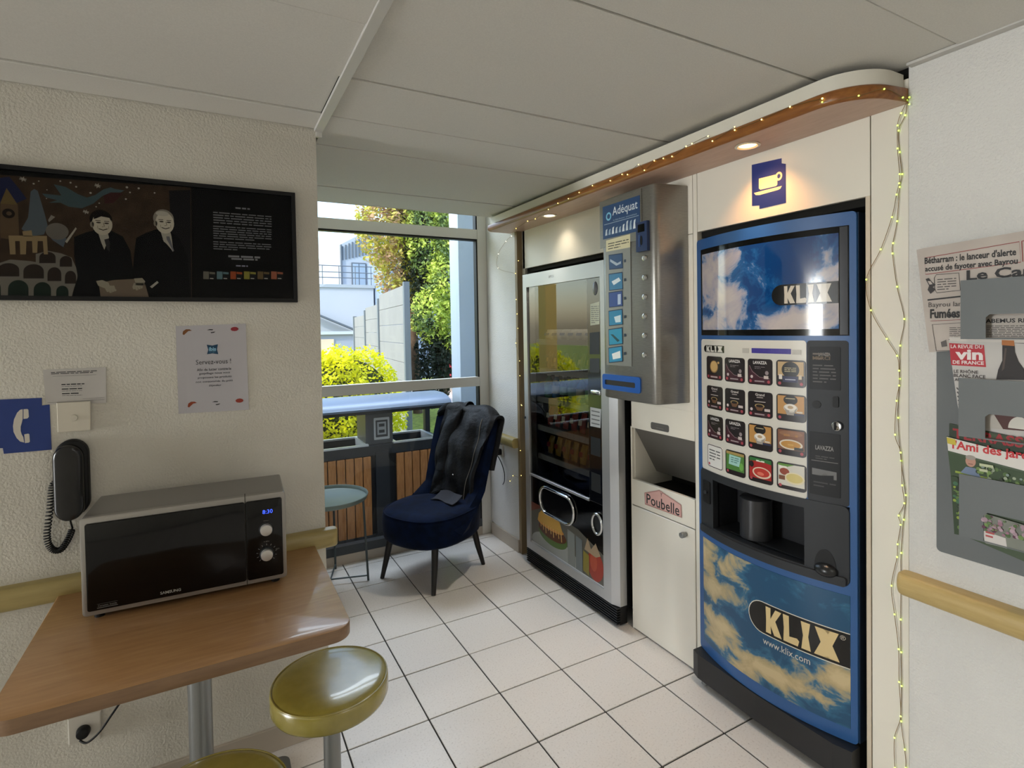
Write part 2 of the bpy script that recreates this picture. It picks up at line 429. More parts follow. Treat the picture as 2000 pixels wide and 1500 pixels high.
# white laminate panelling around the machines
pw = struct('wall_panelling', B().box(1.12, -2.652, 1.90, 1.13, -.40, 2.55), M_DARK, 'white laminate panelling framing the vending machines')
def wp(name, y0, y1, z0, z1, m=M_WHITE, x0=XR, th=.018): return obj(name, B().box(x0, y0, z0, x0+th, y1, z1, .0012, 1), m, pw, 0)
wp('panel', -1.836, -.395, 1.882, 2.20)
wp('panel', -1.836, -1.427, 1.003, 1.880)
wp('panel', -2.546, -1.862, 1.884, 2.20)
wp('panel', -2.6525, -2.549, 0, 2.20)
wp('post', -1.860, -1.838, .0, 2.20, th=.30)
wp('post', -2.546, -2.532, 0, 1.884, mat('cream_edge', 'd2c4ae', .4), th=.25)
wp('post', -1.437, -1.427, 0, 1.880, th=.30)
wp('post', -.420, -.385, 0, 2.20, mat('pale_edge', 'cdc8bc', .4))
wp('trim_strip', -.384, -.354, 0, 2.14, mat('tan_trim', '8d7a5c', .5), x0=1.062, th=.05)
obj('recess_lining', B().box(1.125, -2.53, 1.86, 1.5, -1.862, 1.885).box(1.125, -1.42, 1.86, 1.5, -.42, 1.882), M_DARK, pw, 0)

# tall window of the bay
win = struct('window_1', B().box(-.27, YW+.002, 2.140, .992, YW+.055, 2.208), M_FRAME, 'tall window with grey frame looking out on the garden')
obj('mid_rail', B().box(-.27, YW+.002, 1.082, .992, YW+.055, 1.148), M_FRAME, win, 0)
obj('jamb', B().box(.992, YW, .0, 1.0645, YW+.055, 2.6, .003), M_FRAME, win, 0)
obj('jamb', B().box(-.34, YW, 0, -.27, YW+.055, 2.6, .003), M_FRAME, win, 0)
obj('bottom_rail', B().box(-.27, YW+.002, .06, .992, YW+.055, .115), mat('dark_rail', '3b4044', .5), win, 0)
obj('plinth', B().box(-.27, YW-.001, 0, .992, YW+.055, .06), mat('beige_tile', 'b5aa9b', .4), win, 0)
obj('gasket', B().box(-.27, YW+.004, 2.128, .992, YW+.05, 2.140).box(.982, YW+.004, .115, .992, YW+.05, 2.128).box(.982, YW+.004, 2.208, .992, YW+.05, 2.6), M_BLACK, win, 0)
for z0, z1 in ((2.208, 2.58), (1.148, 2.140), (.115, 1.082)):
    obj('pane', B().grid(lambda u, v: Vector((-.27+1.255*u, YW+.028, z0+(z1-z0)*v)), 1, 1), M_GLASS, win, 0)
obj('head', B().box(-.27, YW+.002, 2.56, .992, YW+.055, 2.599), M_FRAME, win, 0)

# handrails
def rail_profile(h0, h1, d, n=10):
    h = (h1-h0)/2; c = (h0+h1)/2
    return [(0, h0)]+[(d-h*.55+h*.55*math.cos(t), c+h*math.sin(t)) for t in [(-PI/2+PI*k/n) for k in range(n+1)]]+[(0, h1)]
def rail(name, fn, s0, s1, z0, z1, d, m, label, cap=()):
    prof = rail_profile(z0, z1, d); b = B(); n = 10; st = []
    L = s1-s0; pos = [0]; r = .022
    for k in range(n+1): 
        a = PI/2*k/n
        if 1 in cap: st.append((s0+r-r*math.cos(PI/2-a) if False else s0+r*(1-math.sin(a)), math.cos(PI/2-a)))
    stations = []
    if 'lo' in cap: stations += [(s0+r*(1-math.cos(a)), .55+.45*math.sin(a)) for a in [PI/2*k/6 for k in range(7)]]
    else: stations.append((s0, 1))
    if 'hi' in cap: stations += [(s1-r*(1-math.cos(a)), .55+.45*math.sin(a)) for a in [PI/2*k/6 for k in range(6, -1, -1)]]
    else: stations.append((s1, 1))
    c = (z0+z1)/2; rings = []
    for s_, k in stations: rings.append([b.bm.verts.new(fn(s_, c+(z-c)*(.6+.4*k), dd*k)) for dd, z in prof])
    for A, C in zip(rings, rings[1:]):
        for i in range(len(prof)):
            j = (i+1) % len(prof); b.bm.faces.new((A[i], A[j], C[j], C[i]))
    b.bm.faces.new(rings[0]); b.bm.faces.new(rings[-1]); bmesh.ops.recalc_face_normals(b.bm, faces=b.bm.faces)
    return tag(obj(name, b, m, None, 40), label, 'handrail')
rail('handrail', FL(YL), -2.2, -.302, .700, .766, .048, M_OLIVE, 'olive handrail on the left wall behind the microwave table', ('hi',))
rail('handrail', FR(XR), 2.637, 3.9, .694, .757, .055, M_OLIVE_W, 'tan rounded handrail on the right wall below the magazine rack', ('lo',))
rail('handrail', FR(1.065), -.062, .350, .700, .764, .045, M_OLIVE, 'short handrail on the narrow wall behind the chair')

# shelf with white fascia over the machines
sh = thing('canopy_shelf', (1.0, -1.45, 2.12), 'long wooden shelf with white fascia above the vending machines', 'shelf')
def shelf_outline(xf, yn, r, yfar):
    pts = [(1.0995, yfar), (xf+.012, yfar), (xf, yfar-.012)]
    for k in range(13):
        a = PI+PI/2*k/12; pts.append((xf+r+r*math.cos(a), yn+r+r*math.sin(a)))
    pts.append((1.0995, yn)); return pts
flat = lambda u, v, w=0: Vector((u, v, w))
wood = B(); wood.prism(shelf_outline(.893, -2.652, .15, -.29), flat, 2.127, 2.170)
bmesh.ops.bevel(wood.bm, geom=[e for e in wood.bm.edges if abs(e.verts[0].co.z-e.verts[1].co.z) < 1e-6 and max(e.verts[0].co.x, e.verts[1].co.x) < 1.098], offset=.014, segments=4, affect='EDGES', profile=.5)
for f in wood.bm.faces:
    if f.normal.z < -.95: f.material_index = 1
obj('shelf_board', wood, [M_SHELFWOOD, M_SHELFUNDER], sh, 40)
obj('fascia', B().prism(shelf_outline(.908, -2.640, .14, -.30), flat, 2.170, 2.214), mat('white_fascia', 'd9d4c6', .45), sh, 40)
obj('shadow_gap', B().prism(shelf_outline(.945, -2.60, .12, -.33), flat, 2.214, 2.229), M_DARK, sh, 0)
def downlight(y, x, color, energy, beam, label):
    t = thing('recessed_downlight', (x, y, 2.12), label, 'lamp', 'recessed spotlights under the shelf')
    z = 2.127
    obj('trim_ring', B().lathe([(.030, -.001), (.041, -.001), (.043, -.004), (.034, -.006), (.030, -.001)], (x, y, z), 32), mat('brass_white', 'e4dcc8', .3, metal=.3), t)
    obj('bulb', B().lathe([(0, -.0035), (.024, -.0030), (.030, -.0012)], (x, y, z), 28), mat('lamp_glow_'+label[:4], 'ffe9c8', emit=color, es=9), t)
    l = bpy.data.lights.new('spot', 'SPOT'); l.energy = energy; l.color = lin(color); l.spot_size = math.radians(105); l.spot_blend = .9; l.shadow_soft_size = .02
    o = bpy.data.objects.new('spot', l); col.objects.link(o); o.parent = t; o.location = (0, 0, -.004); o.rotation_euler = (0, math.radians(-14), 0)
    l = bpy.data.lights.new('beam', 'SPOT'); l.energy = beam; l.color = lin('fff2e2'); l.spot_size = math.radians(70); l.spot_blend = 1; l.shadow_soft_size = .02
    o = bpy.data.objects.new('beam', l); col.objects.link(o); o.parent = t; o.location = (0, 0, -.004); o.rotation_euler = (0, math.radians(15), 0)
downlight(-2.198, .985, 'ffb060', 8.0, 34, 'warm glowing spotlight in the shelf above the blue coffee machine')
downlight(-.901, .985, 'fff0d8', 2.6, 36, 'white spotlight in the shelf above the snack machine')

# ================================================================== SNACK VENDING MACHINE
vm = thing('snack_vending_machine', (1.35, -.955, 0), 'silver and black snack vending machine with glass front next to the window', 'vending machine')
XV = 1.028; fv = FR(XV); q = pr(XV)
obj('cabinet', B().box(1.09, -1.400, .09, 1.80, -1.385, 1.825).box(1.09, -.526, .09, 1.80, -.511, 1.825)
    .box(1.10, -1.385, 1.80, 1.80, -.526, 1.825).box(1.79, -1.385, .09, 1.80, -.526, 1.80).box(1.10, -1.385, .09, 1.79, -.526, .56), M_BLACK, vm, 0)
# silver door frame with a chamfered right edge
outer = rect(.511, .103, 1.353, 1.828); inner = rect(.556, .152, 1.292, 1.748)
db = B().prism(outer, fv, -.06, 0, holes=[inner])
db.prism([(1.353, 0), (1.353, -.06), (1.400, -.06), (1.400, -.018)], lambda u, d, z: Vector((XV-d, -u, z)), .103, 1.828)
obj('door_frame', db, M_SILVER, vm, 0)
obj('lower_panel', B().box(XV+.012, -1.292, .152, XV+.05, -.556, .578), M_BLACKGLOSS, vm, 0)
obj('pane', B().grid(lambda u, v: fv(.556+.615*u, .578+1.170*v, -.010), 1, 1), M_GLASSVM, vm, 0)
cc_ = obj('control_column', B().box(XV+.008, -1.292, .578, XV+.05, -1.171, 1.748, .002), mat('column_black', '0b0c0e', .14, coat=.6), vm, 0)
obj('sill_strip', B().box(XV+.002, -1.171, .572, XV+.03, -.556, .586, .002), M_SILVER, vm, 0)
def ring(c, hw, hh, r, tr, fn, w, n=8):
    return [fn(u, v, w) for u, v in rrect(c[0]-hw, c[1]-hh, c[0]+hw, c[1]+hh, r, n)]
a, b_ = q(1052, 990), q(1121, 985)
cu_, cv_ = (a[0]+b_[0])/2, .462
fl = obj('delivery_flap', B().prism(rrect(cu_-.175, cv_-.073, cu_+.175, cv_+.073, .07, 8), fv, -.016, -.006), mat('smoked_flap', '0c0b0c', .15), vm)
obj('flap_ring', B().tube(ring((cu_, cv_), .178, .078, .075, 0, fv, -.004), .009, 10, True), M_CHROME, vm, 60)
a = q(1165, 1024)
obj('coin_ring', B().tube([fv(u, v, -.004) for u, v in disc(a[0], a[1], .040, .052, 28)], .008, 10, True), M_CHROME, vm, 60)
obj('coin_cup', B().prism(disc(a[0], a[1], .036, .048), fv, -.016, -.010), M_DGREY, vm)
obj('door_lock', B().cyl(fv(.519, .93, 0), fv(.519, .93, .006), .008, None, 14), M_DGREY, vm)
gb = B().box(1.045, -1.398, .012, 1.09, -.513, .103)
obj('base', gb, M_BLACK, vm, 0)
for k in range(7):
    obj('grille_slat', B().box(1.024, -1.400, .018+k*.0125, 1.05, -.512, .0245+k*.0125, .0015, 1), M_BLACK, vm, 0)
# stickers and keypad on the control column
def sticker(name, pts, c, extra=None):
    pc = Print(FR(XV+.008), .0006, pr(XV+.008)); pc.poly(pts, c, True)
    if extra: extra(pc)
    pc.build(name, cc_)
sticker('price_sticker', [(1153, 594), (1171, 589), (1171, 633), (1153, 636)], 'd6d6bd', lambda p: p.scribble(1155, 632, 1170, 596, 9, '8d8d80', .4, 3, True))
sticker('code_sticker', [(1153, 795), (1174, 799), (1173, 836), (1153, 832)], 'c9c9c9', lambda p: [p.line([(1155.5, 802+8*k), (1171.5, 805.5+8*k)], .006, '6e6e6e', True) for k in range(4)])
sticker('card_reader_face', [(1154, 852), (1173, 857), (1173, 893), (1154, 887)], '17191c')
sticker('coin_reader_face', [(1155, 921), (1173, 928), (1174, 965), (1155, 957)], '17191c')
sticker('display', [(1152, 650), (1171, 648), (1171, 692), (1152, 692)], '2b2d31')
sticker('keypad', [(1152, 700), (1171, 700), (1171, 728), (1152, 727)], '3a3c40')
obj('speaker_dome', B().sphere(fv(*q(1160, 563), -.008), .024, (.35, .8, 1.5)), mat('dome_grey', '75777b', .2), vm)
obj('banknote_slot', B().box(XV-.004, -1.285, 1.145, XV+.01, -1.205, 1.168, .006, 3), M_CHROME, vm)
# advert on the lower panel: a burger on a plate, cups and a tomato snack
pa = Print(FR(XV+.012), .0006)
u0, u1, v0, v1 = .556, 1.292, .156, .405
pa.poly([(u0, v0), (u1, v0), (u1, v1-.09), (u0+.5, v1-.02), (u0+.25, v1-.005), (u0, v1)], '5d5a50')
pa.poly([(u0, v1-.06), (u0+.14, v1), (u0, v1)], '6b3a2c')
pa.poly(disc(u0+.26, v0+.02, .26, .085), '9a9c97')
pa.poly([(u, max(v, v0)) for u, v in disc(u0+.24, v0+.105, .155, .06)], '4f6a2d')
pa.poly(disc(u0+.235, v0+.125, .15, .045), '5a3018'); pa.poly(disc(u0+.22, v0+.155, .14, .022), 'c98a3c')
pa.poly([(u0+.075, v0+.155), (u0+.09, v0+.20), (u0+.13, v0+.232), (u0+.19, v0+.245), (u0+.26, v0+.238), (u0+.32, v0+.21), (u0+.345, v0+.165), (u0+.33, v0+.15), (u0+.2, v0+.145)], 'c79a45')
for k in range(9): pa.line([(u0+.11+k*.028, v0+.152), (u0+.115+k*.028, v0+.125-.012*(k % 3))], .007, 'd9b26a')
pa.poly([(u0+.40, v0+.0), (u0+.40, v0+.2), (u0+.47, v0+.19), (u0+.47, v0+.0)], '80847f')
pa.poly([(u0+.48, v0+.0), (u0+.48, v0+.19), (u0+.54, v0+.18), (u0+.54, v0+.0)], '6f7677')
pa.poly(disc(u0+.655, v0+.085, .068, .082), '9c3220'); pa.poly(disc(u0+.64, v0+.10, .03, .05), 'b4492f')
pa.poly([(u0+.56, v0+.14), (u0+.59, v0+.21), (u0+.62, v0+.16), (u0+.66, v0+.205), (u0+.70, v0+.15), (u0+.66, v0+.13)], 'a58f72')
pa.poly([(u0+.545, v0+.02), (u0+.60, v0+.01), (u0+.60, v0+.12), (u0+.55, v0+.13)], '8a7d2f')
pa.line([(u0, v0), (u1-.004, v0)], .006, 'd9d9d9')
pa.build('advert_print', vm, .35)
pt = Print(fv, .0005); pt.text('arcs', .815, 1.783, .87, 1.797, '8f9398'); pt.build('maker_badge', vm)
# inside: hidden fill tube added to brighten the goods, shelves and products
obj('light_tube', B().cyl((1.13, -1.15, 1.775), (1.13, -.56, 1.775), .012, None, 14), mat('fill_tube_glow', 'fff4e0', emit='fff2dc', es=5), vm)
for zs in (.70, .88, 1.06, 1.24, 1.42):
    s_ = obj('shelf', B().box(1.115, -1.165, zs-.012, 1.70, -.545, zs), mat('shelf_metal', '6a6b6c', .4, metal=.4), vm, 0)
    obj('price_rail', B().box(1.10, -1.165, zs-.03, 1.114, -.545, zs+.004), mat('price_rail', '9a9a97', .4), s_, 0)
def packet(kind, y, zs, k):
    x = 1.16; z = zs+.001
    if kind == 'bottle':
        cols = (('1c6b3a', 'green'), ('2b6f9f', 'blue'), ('1b1210', 'dark'))[k % 3]
        t = thing('drink_bottle', (x, y, z), f'{cols[1]} drink bottle on the bottle shelf of the snack machine', 'bottle', 'bottles in the snack machine')
        obj('body', B().lathe([(0, 0), (.030, 0), (.032, .01), (.032, .085), (.024, .105), (.012, .125), (.012, .135)], (x, y, z), 20), mat('bottle_'+cols[1], cols[0], .2), t, 50)
        obj('cap', B().cyl((x, y, z+.133), (x, y, z+.148), .014, None, 16), mat('cap_white', 'd5d5d0', .4), t)
        obj('wrapper', B().lathe([(.0326, .03), (.0328, .035), (.0328, .075), (.0326, .08)], (x, y, z), 20), mat('wrap_'+cols[1], 'c8c6a2' if k % 2 else '7fae8a', .4), t)
        return
    c, nm, h, wd, lab = {'red': ('a3321f', 'snack_packet', .115, .052, 'red snack packet on the middle shelf of the snack machine'),
                         'gold': ('9a7b28', 'snack_packet', .11, .055, 'gold snack packet on the lowest shelf of the snack machine'),
                         'brown': ('4a2d1b', 'chocolate_bar', .10, .04, 'brown chocolate bar on the second lowest shelf of the snack machine'),
                         'white': ('c9c9c3', 'snack_carton', .06, .085, 'white carton on the upper shelf of the snack machine')}[kind]
    g = lab.split(' of the')[0]+'s'
    b = B(); b.thick(lambda u, v: Vector((x-.012*math.sin(PI*u)*math.sin(PI*v)+.02*v, y-wd/2+wd*u, z+.001+h*v)), 6, 8, lambda u, v: .003+.018*math.sin(PI*u)**.6*math.sin(PI*v)**.6)
    t = thing(nm, (x, y, z), lab, 'snack', g)
    obj('wrapper', b, mat('pack_'+kind, c, .35), t, 60)
    pp = Print(lambda u, v, w=0: Vector((x-.026-w+.02*((v-z)/h), -u, v)), .0)
    pp.poly(rrect(-y-wd*.32, z+h*.42, -y+wd*.32, z+h*.68, .004), {'red': 'e8d9c2', 'gold': '7a1d18', 'brown': 'cfa45a', 'white': '3f5f8f'}[kind]); pp.build('brand_print', t)
for kind, zs in (('bottle', 1.06), ('red', .88), ('gold', .70), ('white', 1.42), ('brown', 1.24)):
    n = 7
    for k in range(n): packet(kind, -.60-k*.086, zs, k)

# ================================================================== HYGIENE PRODUCT DISPENSER
XD = .932
dp = thing('hygiene_dispenser', (1.02, -1.60, 1.16), 'brushed steel wall dispenser with blue sign and six round buttons', 'dispenser')
z0, z1 = 1.160, 2.090
plan = [(1.0985, -1.400), (1.01, -1.400), (.978, -1.404), (.955, -1.418), (.942, -1.440), (.936, -1.475), (XD+.002, -1.53), (XD, -1.60), (XD+.001, -1.70), (XD+.003, -1.755), (.938, -1.776), (.946, -1.785), (.962, -1.790), (1.0985, -1.812)]
db = B().prism(plan, flat, z0, z1); db.bm.normal_update()
bmesh.ops.bevel(db.bm, geom=[e for e in db.bm.edges if abs(e.verts[0].co.z-e.verts[1].co.z) < 1e-6 and min(e.verts[0].co.x, e.verts[1].co.x) < 1.09], offset=.006, segments=2, affect='EDGES', profile=.5)
obj('housing', db, M_STEEL, dp, 40)
fd = FR(XD-.0008); qd = pr(XD-.0008)
def dbox(x0, y0, x1, y1, m, name, parent, d=.004, bev=.001, rr=0):
    (a, b), (c, d_) = qd(x0, y0), qd(x1, y1)
    pts = rrect(a, d_, c, b, rr) if rr else rect(a, d_, c, b)
    return obj(name, B().prism([(u, v) for u, v in pts], fd, -.003, d), m, parent, 40)
su0, su1 = qd(1178, 400)[0], qd(1251, 400)[0]
lid = obj('lid_door', B().prism(rect(qd(1172, 400)[0], 1.865, 1.712, 2.082), fd, -.002, .0025), M_STEEL, dp, 0)
ps = Print(FR(XD-.0034), .0006); A, Cc = su0, su1; vb, vt = 1.903, 2.055; W = Cc-A; H = vt-vb
ps.poly(rect(A, vb, Cc, vt), '27466f')
ps.poly(disc(A+.17*W, vb+.66*H, .075*W, None, 24), '7fc1dd', holes=[disc(A+.17*W, vb+.66*H, .045*W, None, 20)])
ps.text('Adéquat', A+.28*W, vb+.57*H, A+.94*W, vb+.90*H, 'd5dde4', bold=.005)
ps.text('le distributeur automatique', A+.30*W, vb+.47*H, A+.92*W, vb+.53*H, '9fb4c4')
ps.line([(A+.04*W, vb+.44*H), (A+.97*W, vb+.44*H)], .002, 'aebfcc')
rnd = random.Random(4)
for k in range(9):
    cx = A+(.10+.095*k)*W; hh = rnd.uniform(.16, .30)*H
    ps.poly([(cx-.035*W, vb+.1*H), (cx+.03*W, vb+.1*H), (cx+.02*W, vb+.1*H+hh*.6), (cx+.035*W, vb+.1*H+hh), (cx-.01*W, vb+.1*H+hh*.9)], ('c3ced6', '9db3c4', 'dfe6ea')[k % 3])
ps.build('sign_print', lid, .4)
win_ = obj('product_window', B().prism(rect(qd(1184, 600)[0], qd(1210, 714)[1], qd(1233, 600)[0], qd(1210, 458)[1]), fd, -.002, .002), mat('steel_light', '9b9a95', .35, metal=.7), dp, 0)
pw_ = Print(FR(XD-.0028), .0006, pr(XD-.0028))
pw_.poly([(1184, 470), (1231, 457), (1231, 483), (1184, 492)], 'd8cfa8', True)
pw_.scribble(1188, 489, 1228, 465, 3, '3a3a30', .35, 2, True)
cards = ((496, 526, '2f4f77', 'a9b7c4'), (533, 567, '3f7fa6', 'dfe7ea'), (569, 600, '34508f', 'b8c8dd'), (605, 636, '2f86ab', 'cfe0e4'), (641, 674, '2d93b3', '1f4a50'), (677, 708, '3490b4', 'eceee8'))
for k, (ya, yb, c1, c2) in enumerate(cards):
    pw_.poly([(1189, ya+2), (1216, ya-2), (1217, yb-2), (1190, yb+1)], '1d3350', True)
    pw_.poly([(1190, ya+3.5), (1215, ya), (1216, yb-3.5), (1191, yb-.5)], c1, True)
    pw_.poly([[(1192, ya+10), (1206, ya+18), (1213, ya+14), (1213, ya+19), (1204, ya+23), (1192, ya+15)], [(1195, ya+17), (1209, ya+9), (1213, ya+15), (1199, ya+24)],
              [(1207, ya+6), (1213, ya+5), (1213, yb-6), (1207, yb-5)], [(1200, ya+14), (1213, ya+10), (1213, yb-7), (1203, yb-6)], [(1193, ya+12), (1198, ya+12), (1211, yb-9), (1207, yb-6)], [(1196, ya+14), (1212, ya+8), (1213, yb-9), (1198, yb-6)]][k], c2, True)
    pw_.poly([(1219, ya+11), (1223, ya+10.4), (1223, ya+16), (1219, ya+16.6)], '2c3b4d', True)
pw_.build('product_cards', win_, .3)
for k, yy in enumerate((504, 542, 580, 618, 656, 694)):
    c = qd(1260, yy); bt = obj('push_button', B().cyl(fd(*c, -.002), fd(*c, .007), .0125, None, 24, bev=.002), M_CHROME, dp, 40)
    obj('button_face', B().cyl(fd(*c, .007), fd(*c, .0082), .008, None, 20), mat('button_face', 'b9b7b2', .3, metal=.6), bt)
cs = dbox(1246, 436, 1268, 489, mat('coin_blue', '23365c', .35), 'coin_unit', dp, .012)
(a, b), (c, d) = qd(1250, 440), qd(1263, 452)
obj('coin_display', B().prism(rect(a, d, c, b), fd, .012, .0135), M_BLACKGLOSS, cs, 0)
ce = qd(1257, 470); obj('coin_slot', B().prism(disc(ce[0], ce[1], .006, .02), fd, .012, .014), M_BLACK, cs, 0); 
a, b = qd(1252, 470)[0], qd(1266, 470)[0]; obj('coin_plate', B().prism(rrect(a, ce[1]-.026, ce[0]-.008, ce[1]+.026, .003), fd, .012, .0145), mat('plate_blue', '3a5484', .3), cs, 0)
(a, b), (c, d) = qd(1178, 728), qd(1252, 771)
tr = obj('tray', B().prism(rrect(a, d+.004, c, b-.004, .012), fd, -.02, .005, holes=[rrect(a+.018, d+.026, c-.032, b-.030, .006)]), mat('tray_blue', '1d58a8', .3), dp, 40)
obj('tray_pocket', B().prism(rrect(a+.018, d+.026, c-.032, b-.030, .006), fd, -.019, .001), mat('tray_dark', '27231d', .5), tr, 0)

# ================================================================== WASTE CABINET
bn = thing('waste_bin_cabinet', (1.2, -1.635, 0), 'white built-in waste cabinet with dark slanted flap and knobbed door', 'bin cabinet')
fb = FR(XR); qb = pr(XR)
ya, yb_ = 1.4375, 1.8355
obj('top_band', B().box(XR-.001, -yb_, .998, XR+.016, -ya, 1.125, .001, 1), M_WHITE, bn, 0)
obj('door', B().box(XR-.003, -yb_, .006, XR+.016, -ya, .6165, .002, 1), mat('white_door', 'e3ded2', .3), bn, 0)
obj('band', B().box(XR-.002, -yb_, .6205, XR+.016, -ya, .747, .0015, 1), M_WHITE, bn, 0)
obj('chute_side', B().box(XR+.016, -ya-.004, .70, XR+.26, -ya, 1.02), M_WHITE, bn, 0); obj('chute_side', B().box(XR+.016, -yb_, .70, XR+.26, -yb_+.004, 1.02), M_WHITE, bn, 0)
obj('chute_flap', B().prism([(XR+.012, 1.000), (XR+.017, 1.002), (XR+.16, .765), (XR+.155, .762)], lambda u, v, w: Vector((u, w, v)), -yb_+.004, -ya-.004), mat('flap_grey', '5d5a54', .45), bn, 0)
obj('chute_floor', B().box(XR+.016, -yb_, .60, XR+.28, -ya, .70).box(XR+.26, -yb_, .7, XR+.28, -ya, 1.02), M_DARK, bn, 0)
k_ = qb(1341, 1043)
kn = obj('door_knob', B().cyl(fb(*k_, 0), fb(*k_, .018), .008, None, 16).cyl(fb(*k_, .014), fb(*k_, .034), .0125, None, 20, bev=.002), M_PIPE, bn)
pp = Print(FR(XR-.001), .0005, pr(XR-.001))
(a, b), (c, d) = pp.px(1271, 822), pp.px(1307, 846)
pp.poly(rrect(a, d+.002, c, b-.004, .010), '5a5753'); pp.text('Poussez', a+.03, (b+d)/2+.006, c-.03, b-.014, 'c9c6c0'); pp.text('Waste', a+.035, d+.012, c-.035, (b+d)/2-.006, 'c9c6c0')
pp.build('push_plate', bn)
sg = Print(FR(XR-.003), .001, pr(XR-.003))
sg.poly([(1259, 962), (1288, 957), (1331, 986), (1332, 1012), (1331, 1011), (1260, 985)], 'b08078', True)
sg.poly([(1260.5, 963.5), (1288, 959), (1329.5, 987), (1330, 1009), (1261, 983)], 'd6a9a0', True)
ua, va = sg.px(1262, 982); ub, vb2 = sg.px(1328, 992)
sg.text('Poubelle', ua+.004, .652, ub-.002, .700, '2a2a2a', bold=.012)
sg.text('Y', ua+.095, .710, ua+.110, .728, '4a3a38')
sg.build('handmade_sign', bn, .7)

# ================================================================== BLUE COFFEE MACHINE
kx = thing('coffee_vending_machine', (1.4, -2.185, 0), 'blue coffee vending machine with sky pictures and sixteen drink buttons', 'vending machine')
UC, HWK = 2.185, .326
def XK(u): return 1.098-.066*(1-min(1, ((u-UC)/HWK)**2))
def fk(u, v, w=0): return Vector((XK(u)-w, -u, v))
def qk(x, y):
    X = 1.05
    for _ in range(6): p = P(x, y, 0, X); X = XK(-p.y)
    return (-p.y, p.z)
def kplate(u0, u1, v0, v1, d0, d1, r=0, holes=(), n=26):
    """plate following the bowed front"""
    pts = rrect(u0, v0, u1, v1, r) if r else rect(u0, v0, u1, v1)
    bm = bmesh.new(); es = []
    for lp in (pts, *holes):
        vs = [bm.verts.new((u, v, d1)) for u, v in lp]; es += [bm.edges.new((vs[i], vs[(i+1) % len(vs)])) for i in range(len(vs))]
    if holes: bmesh.ops.triangle_fill(bm, use_beauty=True, use_dissolve=False, edges=es)
    else: bm.faces.new(bm.verts)
    for k in range(1, n):
        bmesh.ops.bisect_plane(bm, geom=list(bm.verts)+list(bm.edges)+list(bm.faces), dist=1e-6, plane_co=(u0+(u1-u0)*k/n, 0, 0), plane_no=(1, 0, 0))
    ext = bmesh.ops.extrude_face_region(bm, geom=list(bm.faces))
    for g in ext['geom']:
        if isinstance(g, bmesh.types.BMVert): g.co.z = d0
    b = B(); b.take(bm, lambda u, v, w: fk(u, v, w)); bmesh.ops.recalc_face_normals(b.bm, faces=b.bm.faces); return b
obj('cabinet', B().box(1.215, -2.508, .13, 1.85, -1.866, 1.842).box(1.106, -2.509, .135, 1.22, -2.497, 1.842).box(1.106, -1.875, .135, 1.22, -1.863, 1.842).box(1.106, -2.5, 1.83, 1.22, -1.87, 1.842), mat('cabinet_blue', '10263f', .5), kx, 0)  # recess shade on the cabinet sides is put into this darker navy
NI = rect(1.972, .672, 2.372, .868)
obj('door', kplate(1.860, 2.507, .132, 1.846, -.009, 0, .012, holes=[rect(1.885, .66, 2.488, .90)]), M_BLUE, kx, 40)
ba = B()
ba.prism([(1.866, -.0), (1.866, .05), (1.90, .062), (2.18, .070), (2.46, .062), (2.512, .045), (2.512, -.0)], lambda u, d, z: Vector((1.098-d, -u, z)), .032, .131)
obj('base', ba, mat('base_black', '1b1c1e', .45), kx, 0)
for y in (-1.905, -2.46): obj('foot', B().cyl((1.075, y, 0), (1.075, y, .034), .016, .012, 16), M_PIPE, kx)
obj('base_inner', B().box(1.10, -2.50, .02, 1.80, -1.875, .13), M_DARK, kx, 0)
# screen
bz = obj('screen_bezel', kplate(1.893, 2.489, 1.452, 1.803, -.004, .0012), M_BLACKGLOSS, kx, 40)
def cloud_mat(name, stops, scale, stretch, rough, blobs, off=0.):
    """printed sky: cloud masses (centre y, z, radii in metres from the machine's base point) broken up by noise"""
    m = mat(name, '205080', rough); N = m.node_tree.nodes; L = m.node_tree.links
    n = noise(m, scale, 7, stretch, .6, .5); n.inputs['Vector'].links[0].from_node.inputs['Location'].default_value = (0, off, off*.7)
    tc = N.new('ShaderNodeTexCoord'); tot = None
    for cy, cz, ry, rz in blobs:
        mp = N.new('ShaderNodeMapping'); mp.inputs['Location'].default_value = (0, -cy/ry, -cz/rz); mp.inputs['Scale'].default_value = (0, 1/ry, 1/rz)
        g = N.new('ShaderNodeTexGradient'); g.gradient_type = 'QUADRATIC_SPHERE'; L.new(tc.outputs['Object'], mp.inputs[0]); L.new(mp.outputs[0], g.inputs[0])
        if tot is None: tot = g.outputs['Fac']
        else:
            a = N.new('ShaderNodeMath'); a.operation = 'MAXIMUM'; L.new(tot, a.inputs[0]); L.new(g.outputs['Fac'], a.inputs[1]); tot = a.outputs[0]
    k = N.new('ShaderNodeMath'); k.operation = 'MULTIPLY_ADD'; k.inputs[1].default_value = .42; L.new(tot, k.inputs[0]); L.new(n.outputs['Fac'], k.inputs[2])
    colour_by(m, ramp(m, k.outputs[0], stops).outputs[0]); return m
yy = lambda u: -u+2.185
M_SKY1 = cloud_mat('sky_picture', [(.50, '0a3a72'), (.60, '1a578f'), (.655, '7f8fab'), (.72, 'a9a3ac'), (.86, 'bdb3b0')], 9, (1, 1, 1.2), .08,
    [(yy(1.95), 1.70, .30, .25), (yy(2.05), 1.60, .26, .20), (yy(2.30), 1.50, .34, .14), (yy(2.48), 1.60, .16, .20), (yy(1.95), 1.50, .2, .10)], 1.3)
